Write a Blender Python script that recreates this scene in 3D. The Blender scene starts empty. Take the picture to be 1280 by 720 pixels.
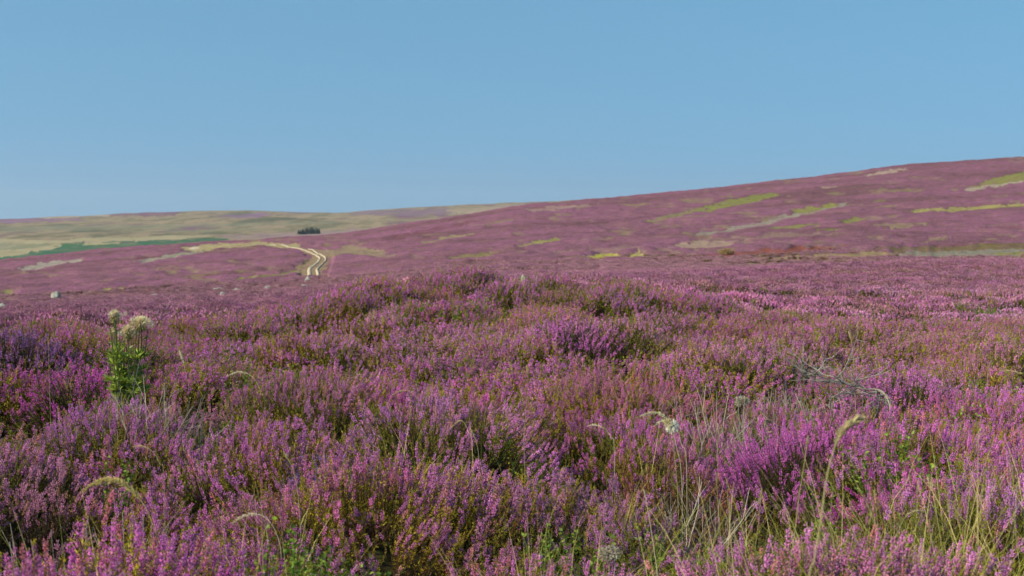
import bpy, math, numpy as np
PI = math.pi
SC = bpy.context.scene
COL = SC.collection
rng = np.random.default_rng(7)

# ------------------------------------------------------------------ camera model
FPX = 1760.0                       # focal length in units of a 1280 px wide picture
PITCH = math.atan(70.0 / FPX)      # true horizon sits at row 290
GZ = 1.5                           # eye height above the peat

def elev(py):
    return np.tan(np.arctan((360.0 - np.asarray(py, float)) / FPX) - PITCH)
def row_of(e):
    return 360.0 - FPX * np.tan(np.arctan(e) + PITCH)
def pt(px, py, Y):
    """world point at forward distance Y seen in direction (px, py)"""
    v = (360.0 - py) / FPX
    dy = math.cos(PITCH) + v * math.sin(PITCH)
    return np.array([(px - 640.0) / FPX / dy * Y, Y, float(elev(py)) * Y])

# ------------------------------------------------------------------ noise
def _h(ix, iy, s):
    ix = ix.astype(np.int64); iy = iy.astype(np.int64)
    n = (ix * 374761393 + iy * 668265263 + s * 1442695041) & 0xffffffff
    n = ((n ^ (n >> 13)) * 1274126177) & 0xffffffff
    n = ((n ^ (n >> 16)) * 2246822519) & 0xffffffff
    return ((n ^ (n >> 15)) & 0xffffff) / float(0xffffff)
def vnoise(x, y, s=0):
    x = np.asarray(x, float); y = np.asarray(y, float)
    ix = np.floor(x); iy = np.floor(y); fx = x - ix; fy = y - iy
    fx = fx * fx * (3 - 2 * fx); fy = fy * fy * (3 - 2 * fy)
    a = _h(ix, iy, s); b = _h(ix + 1, iy, s); c = _h(ix, iy + 1, s); d = _h(ix + 1, iy + 1, s)
    return (a + (b - a) * fx) * (1 - fy) + (c + (d - c) * fx) * fy
def fbm(x, y, s=0, o=4):
    t = 0; a = 0.5; n = 0
    for i in range(o):
        t = t + a * vnoise(x, y, s + i * 17); n += a; a *= 0.5; x = x * 2.03 + 3.1; y = y * 2.03 + 1.7
    return t / n
def worley(x, y, cell, s=0):
    """distance to nearest feature point in metres, and that cell's random numbers"""
    X = x / cell; Y = y / cell
    ix = np.floor(X); iy = np.floor(Y)
    best = np.full(X.shape, 1e9); r1 = np.zeros(X.shape); r2 = np.zeros(X.shape)
    for dx in (-1, 0, 1):
        for dy in (-1, 0, 1):
            cx = ix + dx; cy = iy + dy
            fx = cx + _h(cx, cy, s + 1); fy = cy + _h(cx, cy, s + 2)
            d = (fx - X) ** 2 + (fy - Y) ** 2
            m = d < best
            best = np.where(m, d, best)
            r1 = np.where(m, _h(cx, cy, s + 3), r1); r2 = np.where(m, _h(cx, cy, s + 4), r2)
    return np.sqrt(best) * cell, r1, r2
def sstep(a, b, x):
    t = np.clip((x - a) / (b - a), 0, 1); return t * t * (3 - 2 * t)

# ------------------------------------------------------------------ terrain
KPX = np.array([-700, -200, 0, 130, 300, 430, 560, 650, 800, 980, 1130, 1280, 1500, 2000.])
KS = np.array([345, 335, 326, 312, 302, 292, 272, 258, 245, 225.5, 206, 195.5, 180, 160.])   # skyline of the moor
KD = np.array([450, 500, 520, 520, 510, 500, 530, 560, 600, 640, 680, 700, 720, 740.])
KF = np.array([386, 384, 381, 378, 371, 363, 353, 350, 347, 343, 340, 338, 338, 338.])       # foot of the moor slope
KYF = np.array([110, 110, 105, 103, 96, 88, 82, 82, 86, 92, 95, 95, 95, 95.])
KR = np.array([276, 274, 272, 268.5, 263.5, 264, 258.5, 254, 248, 250, 256, 262, 262, 262.])  # far ridge
KYC = np.array([17.5, 17.5, 17.5, 18.5, 20, 23, 25, 28, 38, 50, 58, 60, 60, 60.])                    # end of the near plateau
PXG = np.linspace(-700, 2000, 541)
LYG = np.linspace(math.log(1.0), math.log(40000.0), 700)
def smooth1(a, n, axis):
    k = np.hanning(n + 2)[1:-1]; k /= k.sum()
    pad = n // 2
    def f(v):
        return np.convolve(np.pad(v, pad, mode='edge'), k, mode='valid')[:len(v)]
    return np.apply_along_axis(f, axis, a)
def build_table():
    S = smooth1(np.interp(PXG, KPX, KS), 15, 0); D = np.interp(PXG, KPX, KD); F = smooth1(np.interp(PXG, KPX, KF), 15, 0)
    YF = np.interp(PXG, KPX, KYF); R = smooth1(np.interp(PXG, KPX, KR), 15, 0); YC = smooth1(np.interp(PXG, KPX, KYC), 21, 0)
    T = np.zeros((len(PXG), len(LYG))); Y = np.exp(LYG)
    for i in range(len(PXG)):
        zf = elev(F[i]) * YF[i]
        lnk = np.log([YF[i], YF[i] * 1.35, D[i] ** .5 * YF[i] ** .5, D[i] * 0.8, D[i], D[i] * 1.25, D[i] * 2, 2500, 3600, 5000, 6000, 7500, 40000])
        dF = F[i] - S[i]
        rows = [F[i], F[i] - .22 * dF, F[i] - .52 * dF, S[i] + .085 * dF, S[i], S[i] + 5, S[i] + 22, max(S[i] + 9, R[i] + 30),
                R[i] + 28, R[i] + 7, R[i], R[i] + 6, max(R[i] + 14, 287)]
        e = elev(np.interp(LYG, lnk, rows))
        z = e * Y
        near = np.interp(Y, [0, YC[i], YF[i]], [-GZ, -GZ, zf])
        T[i] = np.where(Y < YF[i], near, z)
    E = T / Y[None, :]
    E = smooth1(E, 9, 1)
    return E * Y[None, :]
TAB = build_table()
def H0(x, y):
    """large terrain form"""
    x = np.asarray(x, float); y = np.asarray(y, float)
    r = np.hypot(x, y)
    Y = np.maximum(np.maximum(y, r * 0.70), 1.0)
    px = np.clip(640 + FPX * x / Y, PXG[0], PXG[-1] - 1e-3)
    u = (px - PXG[0]) / (PXG[1] - PXG[0]); v = np.clip((np.log(Y) - LYG[0]) / (LYG[1] - LYG[0]), 0, len(LYG) - 1.001)
    i = np.floor(u).astype(int); j = np.floor(v).astype(int); fu = u - i; fv = v - j
    z = (TAB[i, j] * (1 - fu) + TAB[i + 1, j] * fu) * (1 - fv) + (TAB[i, j + 1] * (1 - fu) + TAB[i + 1, j + 1] * fu) * fv
    # the near rise in the middle
    z = z - 0.26 * sstep(12, 19, y) * (1 - sstep(60, 105, y)) * (1 - sstep(330, 470, px))
    z = z + 0.31 * np.exp(-(np.abs((x + 0.1) / 2.7) ** 2.4) - ((y - 18.5) / 5.0) ** 2)
    z = z + 0.06 * np.exp(-((x + 5.6) / 1.0) ** 2 - ((y - 14.5) / 2.0) ** 2)
    nr = 1 - sstep(30, 70, r)
    z = z + nr * 0.22 * (fbm(x / 3.1, y / 3.1, 5, 3) - 0.5)
    md = sstep(40, 120, r)
    z = z + md * (1 - sstep(1200, 2000, r)) * (1.5 * (fbm(x / 28, y / 28, 9, 4) - 0.5) * np.clip(r / 300, .25, 1.2) + 0.0)
    z = z + sstep(2200, 3000, r) * (38 * (fbm(x / 420, y / 420, 12, 4) - 0.5))
    return z

# explicit mounds (+) and hollows (-): px, py, distance, radius, amplitude
FEATURES = [
    (20, 405, 11.0, .60, .30), (60, 470, 8.6, .50, -.38), (200, 440, 9.6, .28, -.22), (130, 515, 7.6, .35, .12), (100, 455, 9.0, .22, -.25), (290, 492, 7.7, .27, -.34), (345, 432, 10.8, .35, -.24),
    (680, 500, 7.8, .24, -.34), (765, 405, 12.0, .34, -.34), (740, 530, 7.0, .22, -.30), (790, 560, 6.6, .20, -.22),
    (880, 405, 12.8, .38, -.24), (640, 480, 8.6, .25, -.12), (560, 430, 11, .25, -.10),
    (1015, 520, 7.1, .50, .15), (1165, 565, 6.2, .22, .08), (1195, 605, 5.9, .15, -.28), (1110, 470, 8.6, .40, -.16), (985, 450, 9.5, .3, -.12),
    (700, 625, 5.4, .16, -.30), (75, 600, 5.7, .24, -.30), (120, 555, 6.2, .3, .10), (250, 570, 6.2, .18, -.22), (30, 700, 3.9, .35, .12),
    (665, 715, 3.5, .24, .24), (150, 720, 3.6, .3, .14), (740, 410, 13., .8, .12), (440, 370, 17., .9, .15), (560, 560, 6.5, .3, .08),
    (430, 640, 5.2, .3, .1), (880, 600, 5.7, .2, -.10), (520, 370, 15, .5, .10), (960, 600, 5.6, .2, -.10), (1000, 560, 6.0, .15, -.2), (380, 505, 7.5, .3, .1), (480, 520, 7.2, .25, .06),
]
FEAT = []
for (px, py, Y, R, A) in FEATURES:
    p = pt(px, py, Y); FEAT.append((p[0], p[1], R * (1.12 if A < -.15 else 1), A * (1.35 if A < -.15 else 1.15)))
def hummock(x, y):
    """canopy mound height above the peat, and gap measure 0..1 (1 = open gap), cell randoms"""
    wx = x + 0.25 * (fbm(x * 1.3, y * 1.3, 31, 2) - .5); wy = y + 0.25 * (fbm(x * 1.3, y * 1.3, 41, 2) - .5)
    d, a, b = worley(wx, wy, 1.05, 3)
    dome = np.sqrt(np.clip(1 - (d / (0.50 + .26 * b)) ** 2, 0, 1))
    d2, a2, b2 = worley(wx + 9, wy + 4, 0.38, 8)
    dome2 = np.sqrt(np.clip(1 - (d2 / 0.30) ** 2, 0, 1))
    side = 1 - 0.50 * sstep(1, 6, x) * sstep(9, 18, y)
    amp = (0.20 + 0.30 * a) * side
    h = dome * amp + dome2 * 0.06 * side - .08 + 0.10 * (fbm(x / 1.7, y / 1.7, 21, 2) - .5)
    gap = np.clip(1 - dome * 1.3, 0, 1) * (0.70 + 0.30 * a) * side
    for (fx, fy, R, A) in FEAT:
        g = np.exp(-(((x - fx) ** 2 + ((y - fy) * 0.75) ** 2) / (R * R)) ** 1.3)
        h = h + A * g
        if A < -.15: gap = np.maximum(gap, g * 0.9)
        elif A > 0: gap = gap * (1 - g)
    return h, gap, a, b
def ground_z(x, y):
    """peat surface, mounded under the heather close to the viewer"""
    z = H0(x, y)
    r = np.hypot(x, y)
    h, g, a, b = hummock(x, y)
    return z + 0.70 * h * (1 - sstep(26, 40, r))

# ------------------------------------------------------------------ patches of other cover on the slopes, with painted edge shadows (px, py outlines -> world)
LIME = (.215, .225, .06); GREY = (.30, .29, .20); STRAW = (.42, .37, .18); OLIVE = (.22, .23, .06); RUST = (.24, .075, .04); DARK = (.15, .075, .06)
MID = [
    ([(18, 337), (50, 329), (95, 324), (103, 327), (60, 335), (24, 341)], (.33, .30, .23), .9),
    ([(170, 328), (200, 321), (250, 313), (258, 315), (215, 324), (176, 330)], GREY, .85),
    ([(222, 312), (262, 305.5), (330, 302.5), (372, 305.5), (374, 311), (330, 307.5), (280, 311.5), (240, 315)], (.38, .33, .15), .85),
    ([(235, 311), (252, 307), (252, 311), (238, 313)], (.6, .52, .35), .9),
    ([(365, 345), (372, 332), (390, 322), (372, 309), (400, 311), (425, 318), (412, 326), (405, 346)], (.30, .24, .11), .7),
    ([(262, 358), (300, 350), (345, 345), (368, 338), (372, 341), (340, 350), (300, 356), (270, 361)], OLIVE, .8),
    ([(90, 372), (120, 365), (155, 361), (158, 363), (130, 369), (98, 376)], (.3, .28, .07), .8),
    ([(0, 366), (20, 364), (20, 369), (0, 371)], OLIVE, .7),
    ([(185, 338), (215, 333), (216, 335), (188, 341)], (.3, .22, .12), .5),
    ([(230, 346), (300, 338), (300, 340), (240, 348)], (.25, .2, .08), .5),
    ([(860, 266), (900, 253), (950, 243.5), (978, 241), (970, 247), (930, 257), (890, 265)], LIME, .9),
    ([(795, 279), (860, 264), (868, 267), (820, 278)], (.24, .24, .08), .7),
    ([(866, 293), (930, 283), (1000, 265), (1060, 254), (1050, 260), (990, 273), (930, 289), (880, 297)], (.29, .26, .19), .85),
    ([(985, 264), (1040, 255), (1048, 257), (992, 269)], (.24, .24, .06), .9),
    ([(1212, 236), (1240, 224), (1280, 214), (1330, 208), (1330, 220), (1240, 234), (1216, 239)], (.24, .25, .06), .85),
    ([(1205, 237), (1250, 230), (1280, 226), (1280, 229), (1240, 235), (1210, 240)], (.42, .36, .24), .8),
    ([(1140, 264), (1180, 262), (1230, 260), (1300, 255), (1300, 258), (1230, 263), (1170, 267), (1142, 267)], (.36, .33, .10), .8),
    ([(1072, 219), (1110, 212), (1134, 210), (1134, 213), (1100, 219), (1078, 222)], (.40, .30, .22), .8),
    ([(1022, 235), (1046, 233), (1046, 235), (1024, 237)], (.36, .27, .2), .6),
    ([(962, 286), (985, 283), (1018, 280), (1018, 283), (990, 286), (965, 289)], LIME, .8),
    ([(1046, 279), (1062, 274), (1085, 273), (1080, 277), (1055, 281)], LIME, .9),
    ([(1020, 289), (1045, 286), (1046, 289), (1022, 292)], OLIVE, .8),
    ([(745, 303), (760, 298), (770, 297), (762, 303)], LIME, .8),
    ([(640, 308), (680, 301), (690, 297), (704, 300), (680, 306), (650, 311)], (.29, .28, .08), .8),
    ([(525, 303), (560, 296), (590, 292), (592, 294), (560, 300), (530, 306)], (.30, .25, .12), .75),
    ([(600, 283), (630, 275), (645, 273), (640, 277), (610, 286)], (.24, .22, .09), .5),
    ([(655, 263), (700, 258), (740, 255), (740, 258), (690, 264), (660, 266)], (.34, .24, .18), .7),
    ([(785, 257), (810, 253), (812, 256), (790, 261)], (.25, .25, .06), .5),
    ([(405, 314), (440, 308), (470, 314), (500, 322), (480, 324), (440, 320), (410, 320)], (.28, .24, .12), .7),
    ([(560, 325), (600, 318), (620, 317), (620, 320), (575, 328)], (.24, .24, .05), .6),
    ([(840, 308), (880, 303), (917, 304), (908, 311), (860, 312)], (.38, .29, .18), .7),
    ([(838, 319), (900, 317), (1000, 312), (1060, 312), (1010, 318), (920, 324), (845, 325)], RUST, .75),
    ([(680, 316), (740, 312), (840, 309), (840, 312), (740, 317), (690, 319)], (.32, .2, .16), .6),
    ([(733, 322), (752, 319), (772, 319), (772, 325), (738, 328)], (.45, .40, .08), .95),
    ([(786, 319), (803, 317), (806, 325), (786, 327)], (.47, .41, .11), .95),
    ([(945, 325), (1000, 322), (1100, 319), (1130, 318), (1130, 325), (1000, 327), (945, 328)], (.30, .23, .10), .8),
    ([(1110, 321), (1150, 316), (1280, 309), (1350, 306), (1350, 324), (1280, 325), (1140, 326)], (.24, .23, .16), .9),
    ([(1090, 318), (1150, 313), (1280, 306), (1350, 303), (1350, 308), (1280, 311), (1150, 317)], (.17, .14, .05), .8),
    ([(1240, 318), (1280, 316), (1300, 316), (1300, 321), (1250, 321)], (.22, .26, .05), .7),
    ([(1120, 300), (1160, 297), (1160, 300), (1125, 303)], DARK, .5), ([(1230, 287), (1280, 285), (1280, 288), (1235, 290)], DARK, .5),
    ([(1165, 311), (1210, 306), (1212, 309), (1168, 313)], DARK, .5),
    ([(560, 333), (620, 329), (622, 332), (565, 336)], DARK, .6), ([(150, 326), (200, 320), (200, 321.2), (152, 327.5)], DARK, .8),  # last one: shadow of the heather edge above the grey strip, painted in
    ([(150, 363), (162, 360), (166, 361), (154, 364)], DARK, .8), ([(260, 356), (275, 353), (276, 355), (264, 358)], DARK, .8),  # edge shadows of the green strips, painted as dark lines
    ([(800, 268), (850, 264), (850, 266), (805, 270)], DARK, .3),
    ([(700, 283), (760, 276), (820, 270), (820, 272), (760, 279), (705, 286)], (.12, .06, .06), .45),
    ([(880, 300), (960, 296), (1060, 291), (1060, 294), (960, 300), (885, 303)], (.33, .25, .15), .45),
    ([(480, 300), (520, 290), (600, 276), (600, 278), (530, 293), (485, 303)], (.14, .06, .06), .5),
    ([(1095, 283), (1130, 280), (1160, 279), (1160, 283), (1120, 287), (1096, 287)], (.30, .24, .12), .6),
    ([(910, 335), (980, 331), (990, 334), (920, 338)], OLIVE, .5),
]
FARP = [
    ([(-200, 300), (0, 298), (60, 300), (120, 297), (260, 293), (262, 296), (200, 300), (120, 309), (40, 330), (-200, 345)], (.40, .34, .19), .75),
    ([(0, 303), (70, 305), (60, 309), (0, 312)], (.26, .28, .16), .5),
    ([(-60, 335), (18, 320), (50, 313), (90, 308), (130, 302.5), (200, 300), (290, 297), (282, 300), (250, 304), (180, 312), (130, 316), (60, 322), (0, 340)], (.04, .125, .065), .95),
    ([(75, 305), (100, 302), (110, 302), (108, 305), (90, 309), (72, 309)], (.04, .14, .06), .9),
    ([(100, 305), (150, 303), (150, 305), (120, 307)], (.40, .36, .17), .7),
    ([(-200, 271), (0, 270), (60, 269), (100, 270), (100, 276), (0, 279), (-200, 280)], (.24, .12, .20), .8),
    ([(110, 268), (170, 262), (225, 265), (225, 269), (170, 270), (110, 271)], (.19, .085, .13), .9),
    ([(30, 271), (80, 268), (140, 268), (140, 270), (60, 273)], (.42, .32, .22), .7),
    ([(270, 269), (330, 266), (345, 270), (300, 274)], (.26, .13, .24), .7),
    ([(360, 264), (390, 261), (425, 263), (420, 265), (370, 266)], (.2, .12, .17), .8),
    ([(440, 265), (500, 262), (580, 261), (590, 264), (520, 270), (440, 268)], (.22, .13, .19), .7),
    ([(560, 262), (620, 257), (680, 253), (690, 256), (640, 262), (580, 268)], (.38, .28, .20), .6),
    ([(270, 294), (330, 292), (430, 287), (500, 283), (500, 290), (300, 300)], (.30, .20, .20), .7),
    ([(700, 254), (760, 248), (810, 246), (800, 252), (720, 257)], (.22, .13, .18), .6),
    ([(0, 284), (120, 281), (300, 279), (420, 276), (420, 279), (200, 286), (0, 291)], (.20, .21, .13), .5),
    ([(120, 291), (220, 287), (360, 285), (360, 287), (220, 291)], (.20, .22, .12), .5),
]
def in_poly(px, py, poly):
    m = np.zeros(px.shape, bool); n = len(poly)
    for i in range(n):
        x1, y1 = poly[i]; x2, y2 = poly[(i + 1) % n]
        c = ((y1 > py) != (y2 > py)) & (px < (x2 - x1) * (py - y1) / (y2 - y1 + 1e-12) + x1)
        m ^= c
    return m
def cover(x, y, z):
    """colour and strength of patches at ground points"""
    Y = np.maximum(y, 1.0)
    e = z / Y
    px = 640 + FPX * x / Y * (math.cos(PITCH) + 0.02 * 0); py = row_of(e)
    w = 1.0
    npx = px + 22 * (fbm(px / 11., py / 2.4, 51, 3) - .5) + 8 * (fbm(px / 2.5, py / 1., 57, 2) - .5)
    npy = py + 4.2 * (fbm(px / 12., py / 2.4, 61, 3) - .5)
    col = np.zeros(x.shape + (3,)); al = np.zeros(x.shape)
    mid = (Y > 62) & (Y < 900); far = Y >= 1500
    for (lst, sel) in ((MID, mid), (FARP, far)):
        for (poly, c, a) in lst:
            p = np.array(poly); 
            bb = sel & (npx > p[:, 0].min()) & (npx < p[:, 0].max()) & (npy > p[:, 1].min()) & (npy < p[:, 1].max())
            idx = np.nonzero(bb)[0]
            if not len(idx): continue
            ins = idx[in_poly(npx[idx], npy[idx], poly)]
            col[ins] = c; al[ins] = a
    al = al * np.where(mid, np.clip(.35 + 1.6 * fbm(px / 5., py / 1.2, 66, 3) - .2, .3, 1), np.clip(.5 + fbm(px / 12., py / 1.6, 68, 3) - .1, .4, 1))
    # small scattered openings in the heather
    n = fbm(px / 26., py / 3.2, 71, 3) - .04 * (px < 480); n2 = fbm(px / 60., py / 10., 77, 2)
    s = mid & (al < .05) & (n > .625) & (n2 > .42)
    al = np.where(s, np.clip((n - .615) * 8, 0, .55) * np.clip(2.2 * fbm(px / 6., py / 1.0, 83, 2) - .5, .2, 1), al)
    t = vnoise(px / 20., py / 4., 81)[..., None]
    col = np.where(s[..., None], np.array((.22, .23, .05)) * t + np.array((.34, .24, .16)) * (1 - t), col)
    return col, al

# ------------------------------------------------------------------ nodes helpers
def new_mat(name):
    m = bpy.data.materials.new(name); m.use_nodes = True
    nt = m.node_tree; nt.nodes.clear()
    out = nt.nodes.new('ShaderNodeOutputMaterial')
    return m, nt, out
def nd(nt, typ, **kw):
    n = nt.nodes.new(typ)
    for k, v in kw.items():
        if k.startswith('i_'): n.inputs[k[2:]].default_value = v
        else: setattr(n, k, v)
    return n
def mixc(nt, a, b, f, blend='MIX'):
    n = nt.nodes.new('ShaderNodeMix'); n.data_type = 'RGBA'; n.blend_type = blend
    for s, v in ((6, a), (7, b), (0, f)):
        if isinstance(v, (float, int)): n.inputs[s].default_value = v
        elif isinstance(v, tuple): n.inputs[s].default_value = v + (1,) if len(v) == 3 else v
        else: nt.links.new(v, n.inputs[s])
    return n.outputs[2]
def math_(nt, op, a, b=None, c=None, clamp=False):
    n = nt.nodes.new('ShaderNodeMath'); n.operation = op; n.use_clamp = clamp
    for i, v in enumerate((a, b, c)):
        if v is None: continue
        if isinstance(v, (float, int)): n.inputs[i].default_value = v
        else: nt.links.new(v, n.inputs[i])
    return n.outputs[0]
def noise(nt, vec, scale, detail=3, rough=.55):
    n = nd(nt, 'ShaderNodeTexNoise'); n.inputs['Scale'].default_value = scale; n.inputs['Detail'].default_value = detail; n.inputs['Roughness'].default_value = rough
    nt.links.new(vec, n.inputs['Vector']); return n.outputs['Fac']
def ramp(nt, fac, stops):
    n = nd(nt, 'ShaderNodeValToRGB'); el = n.color_ramp.elements
    while len(el) < len(stops): el.new(0.5)
    for e, (p, c) in zip(el, stops):
        e.position = p; e.color = tuple(c) + (1,) if len(c) == 3 else c
    nt.links.new(fac, n.inputs[0]); return n.outputs[0]

def plant_mat(name, tint=True, trans=.3, rough=.7):
    """leaf / petal material: vertex colour times a per-instance tint, lets some light through"""
    m, nt, out = new_mat(name)
    at = nd(nt, 'ShaderNodeAttribute', attribute_name='pc')
    c = at.outputs['Color']
    if tint:
        ti = nd(nt, 'ShaderNodeAttribute', attribute_name='tint', attribute_type='INSTANCER')
        # alpha of pc says how much the tint applies (petals 1, leaves 0)
        mul = mixc(nt, c, ti.outputs['Color'], 1.0, 'MULTIPLY')
        g = nd(nt, 'ShaderNodeAttribute', attribute_name='tint2', attribute_type='INSTANCER')
        mul2 = mixc(nt, c, g.outputs['Color'], 1.0, 'MULTIPLY')
        c = mixc(nt, mul2, mul, at.outputs['Alpha'])
    d = nd(nt, 'ShaderNodeBsdfDiffuse'); d.inputs['Roughness'].default_value = 0
    t = nd(nt, 'ShaderNodeBsdfTranslucent'); mx = nd(nt, 'ShaderNodeMixShader'); mx.inputs[0].default_value = trans
    nt.links.new(c, d.inputs[0]); nt.links.new(c, t.inputs[0])
    nt.links.new(d.outputs[0], mx.inputs[1]); nt.links.new(t.outputs[0], mx.inputs[2])
    g = nd(nt, 'ShaderNodeBsdfGlossy'); g.inputs['Roughness'].default_value = .5; g.inputs['Color'].default_value = (1, 1, 1, 1)
    m2 = nd(nt, 'ShaderNodeMixShader'); m2.inputs[0].default_value = .015
    nt.links.new(mx.outputs[0], m2.inputs[1]); nt.links.new(g.outputs[0], m2.inputs[2])
    nt.links.new(m2.outputs[0], out.inputs[0])
    return m
M_PLANT = plant_mat('heather_petals_and_leaves')
M_LEAF = plant_mat('plant_leaf', tint=False, trans=.35)
M_PETAL = plant_mat('bush_petals', tint=False, trans=.3)

def ground_material():
    m, nt, out = new_mat('moor_ground')
    tc = nd(nt, 'ShaderNodeNewGeometry'); P = tc.outputs['Position']
    at = nd(nt, 'ShaderNodeAttribute', attribute_name='cover')
    zn = nd(nt, 'ShaderNodeAttribute', attribute_name='zone')    # r: 0 near peat 1 canopy, g: far hill
    sx = nd(nt, 'ShaderNodeSeparateColor'); nt.links.new(zn.outputs['Color'], sx.inputs[0])
    n1 = noise(nt, P, 0.9, 4, .7); n2 = noise(nt, P, 0.11, 4, .6); n3 = noise(nt, P, 0.018, 3, .55); n4 = noise(nt, P, 4.5, 2, .7)
    a = ramp(nt, n2, [(.30, (.19, .086, .115)), (.46, (.225, .096, .135)), (.58, (.245, .105, .15)), (.72, (.22, .108, .105))])
    b = ramp(nt, n3, [(.32, (.68, .74, .66)), (.5, (1, 1, 1)), (.66, (1.08, 1.0, 1.16))])
    a = mixc(nt, a, b, 1.0, 'MULTIPLY')
    a = mixc(nt, a, ramp(nt, noise(nt, P, .33, 5, .75), [(.34, (.66, .70, .62)), (.47, (1, 1, 1)), (.55, (1, 1, 1)), (.66, (1.18, 1.08, 1.22))]), 1.0, 'MULTIPLY')
    sp = ramp(nt, n1, [(.36, (1, 1, 1)), (.44, (0, 0, 0))])
    heather = mixc(nt, a, (.13, .10, .045), math_(nt, 'MULTIPLY', sp, .75))
    sp2 = ramp(nt, n4, [(.33, (1, 1, 1)), (.47, (0, 0, 0))])
    heather = mixc(nt, heather, (.15, .11, .06), math_(nt, 'MULTIPLY', sp2, .6))
    sp3 = ramp(nt, n4, [(.55, (0, 0, 0)), (.7, (1, 1, 1))])
    heather = mixc(nt, heather, (.50, .22, .36), math_(nt, 'MULTIPLY', sp3, .6))
    peat = ramp(nt, noise(nt, P, 9., 4, .7), [(.3, (.018, .013, .008)), (.55, (.04, .035, .015)), (.75, (.06, .07, .02))])
    fmap = nd(nt, 'ShaderNodeMapping'); fmap.inputs['Scale'].default_value = (1, .45, 1); nt.links.new(P, fmap.inputs['Vector'])
    farb = ramp(nt, noise(nt, fmap.outputs[0], .0045, 7, .72), [(.38, (.125, .12, .07)), (.45, (.20, .165, .095)), (.51, (.32, .235, .145)), (.57, (.21, .165, .105)), (.63, (.20, .105, .13))])
    near = mixc(nt, peat, heather, sx.outputs[0])
    base = mixc(nt, near, farb, sx.outputs[1])
    pn = ramp(nt, noise(nt, P, .6, 4, .7), [(.3, (.62, .66, .6)), (.5, (1, 1, 1)), (.7, (1.15, 1.05, 1.2))])
    pc = mixc(nt, at.outputs['Color'], pn, 1.0, 'MULTIPLY')
    base = mixc(nt, base, pc, at.outputs['Alpha'])
    bs = nd(nt, 'ShaderNodeBsdfDiffuse'); nt.links.new(base, bs.inputs[0])
    bp = nd(nt, 'ShaderNodeBump'); bp.inputs['Strength'].default_value = 1.0; bp.inputs['Distance'].default_value = .35
    hh = math_(nt, 'ADD', math_(nt, 'MULTIPLY', n1, .8), math_(nt, 'MULTIPLY', n4, .25))
    nt.links.new(hh, bp.inputs['Height']); nt.links.new(bp.outputs[0], bs.inputs['Normal'])
    nt.links.new(bs.outputs[0], out.inputs[0])
    return m

# ------------------------------------------------------------------ mesh helpers
def mesh_from(name, V, F, C=None, smooth=False):
    """V (n,3), F list of (k,3)/(k,4) int arrays, C (n,4) per-vertex colour"""
    V = np.asarray(V, np.float32)
    me = bpy.data.meshes.new(name)
    if isinstance(F, np.ndarray): F = [F]
    F = [np.asarray(f, np.int32) for f in F if len(f)]
    nl = sum(f.size for f in F); npoly = sum(len(f) for f in F)
    me.vertices.add(len(V)); me.vertices.foreach_set('co', V.ravel())
    me.loops.add(nl); me.polygons.add(npoly)
    me.loops.foreach_set('vertex_index', np.concatenate([f.ravel() for f in F]) if F else [])
    st = []; o = 0
    for f in F:
        k = f.shape[1]; st.append(o + np.arange(len(f)) * k); o += f.size
    me.polygons.foreach_set('loop_start', np.concatenate(st).astype(np.int32))
    if smooth: me.polygons.foreach_set('use_smooth', np.ones(npoly, bool))
    else: me.polygons.foreach_set('use_smooth', np.zeros(npoly, bool))
    me.update(calc_edges=True)
    if C is not None:
        a = me.color_attributes.new('pc', 'FLOAT_COLOR', 'POINT')
        a.data.foreach_set('color', np.asarray(C, np.float32).ravel())
    return me
class MB:
    def __init__(s): s.V = []; s.F = []; s.C = []; s.n = 0
    def add(s, V, F, C):
        V = np.asarray(V, float); F = np.asarray(F, int); C = np.asarray(C, float)
        if C.ndim == 1: C = np.tile(C, (len(V), 1))
        if C.shape[1] == 3: C = np.hstack([C, np.zeros((len(C), 1))])
        s.V.append(V); s.F.append(F + s.n); s.C.append(C); s.n += len(V)
    def arrays(s):
        return np.vstack(s.V), np.vstack(s.F), np.vstack(s.C)
    def mesh(s, name, mat, smooth=False):
        V, F, C = s.arrays(); me = mesh_from(name, V, F, C, smooth); me.materials.append(mat); return me
def unit(v):
    return v / np.maximum(np.linalg.norm(v, axis=-1, keepdims=True), 1e-9)
def perp(D):
    a = np.where(np.abs(D[:, 2:3]) < .9, np.array([[0, 0, 1.]]), np.array([[1., 0, 0]]))
    u = unit(np.cross(D, a)); w = np.cross(D, u); return u, w
def buds(P, D, L, W, C, mid=.5):
    """three-sided buds: n*(5 verts, 6 tris)"""
    n = len(P); D = unit(D); u, w = perp(D)
    L = np.broadcast_to(L, n)[:, None]; W = np.broadcast_to(W, n)[:, None]
    rings = []
    for k in range(3):
        a = 2 * PI * k / 3
        rings.append(P + D * L * mid + (u * math.cos(a) + w * math.sin(a)) * W * .5)
    V = np.stack([P] + rings + [P + D * L], 1).reshape(-1, 3)
    f = np.array([[0, 2, 1], [0, 3, 2], [0, 1, 3], [1, 2, 4], [2, 3, 4], [3, 1, 4]])
    F = (np.arange(n)[:, None, None] * 5 + f[None]).reshape(-1, 3)
    return V, F, np.repeat(C, 5, 0)
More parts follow.
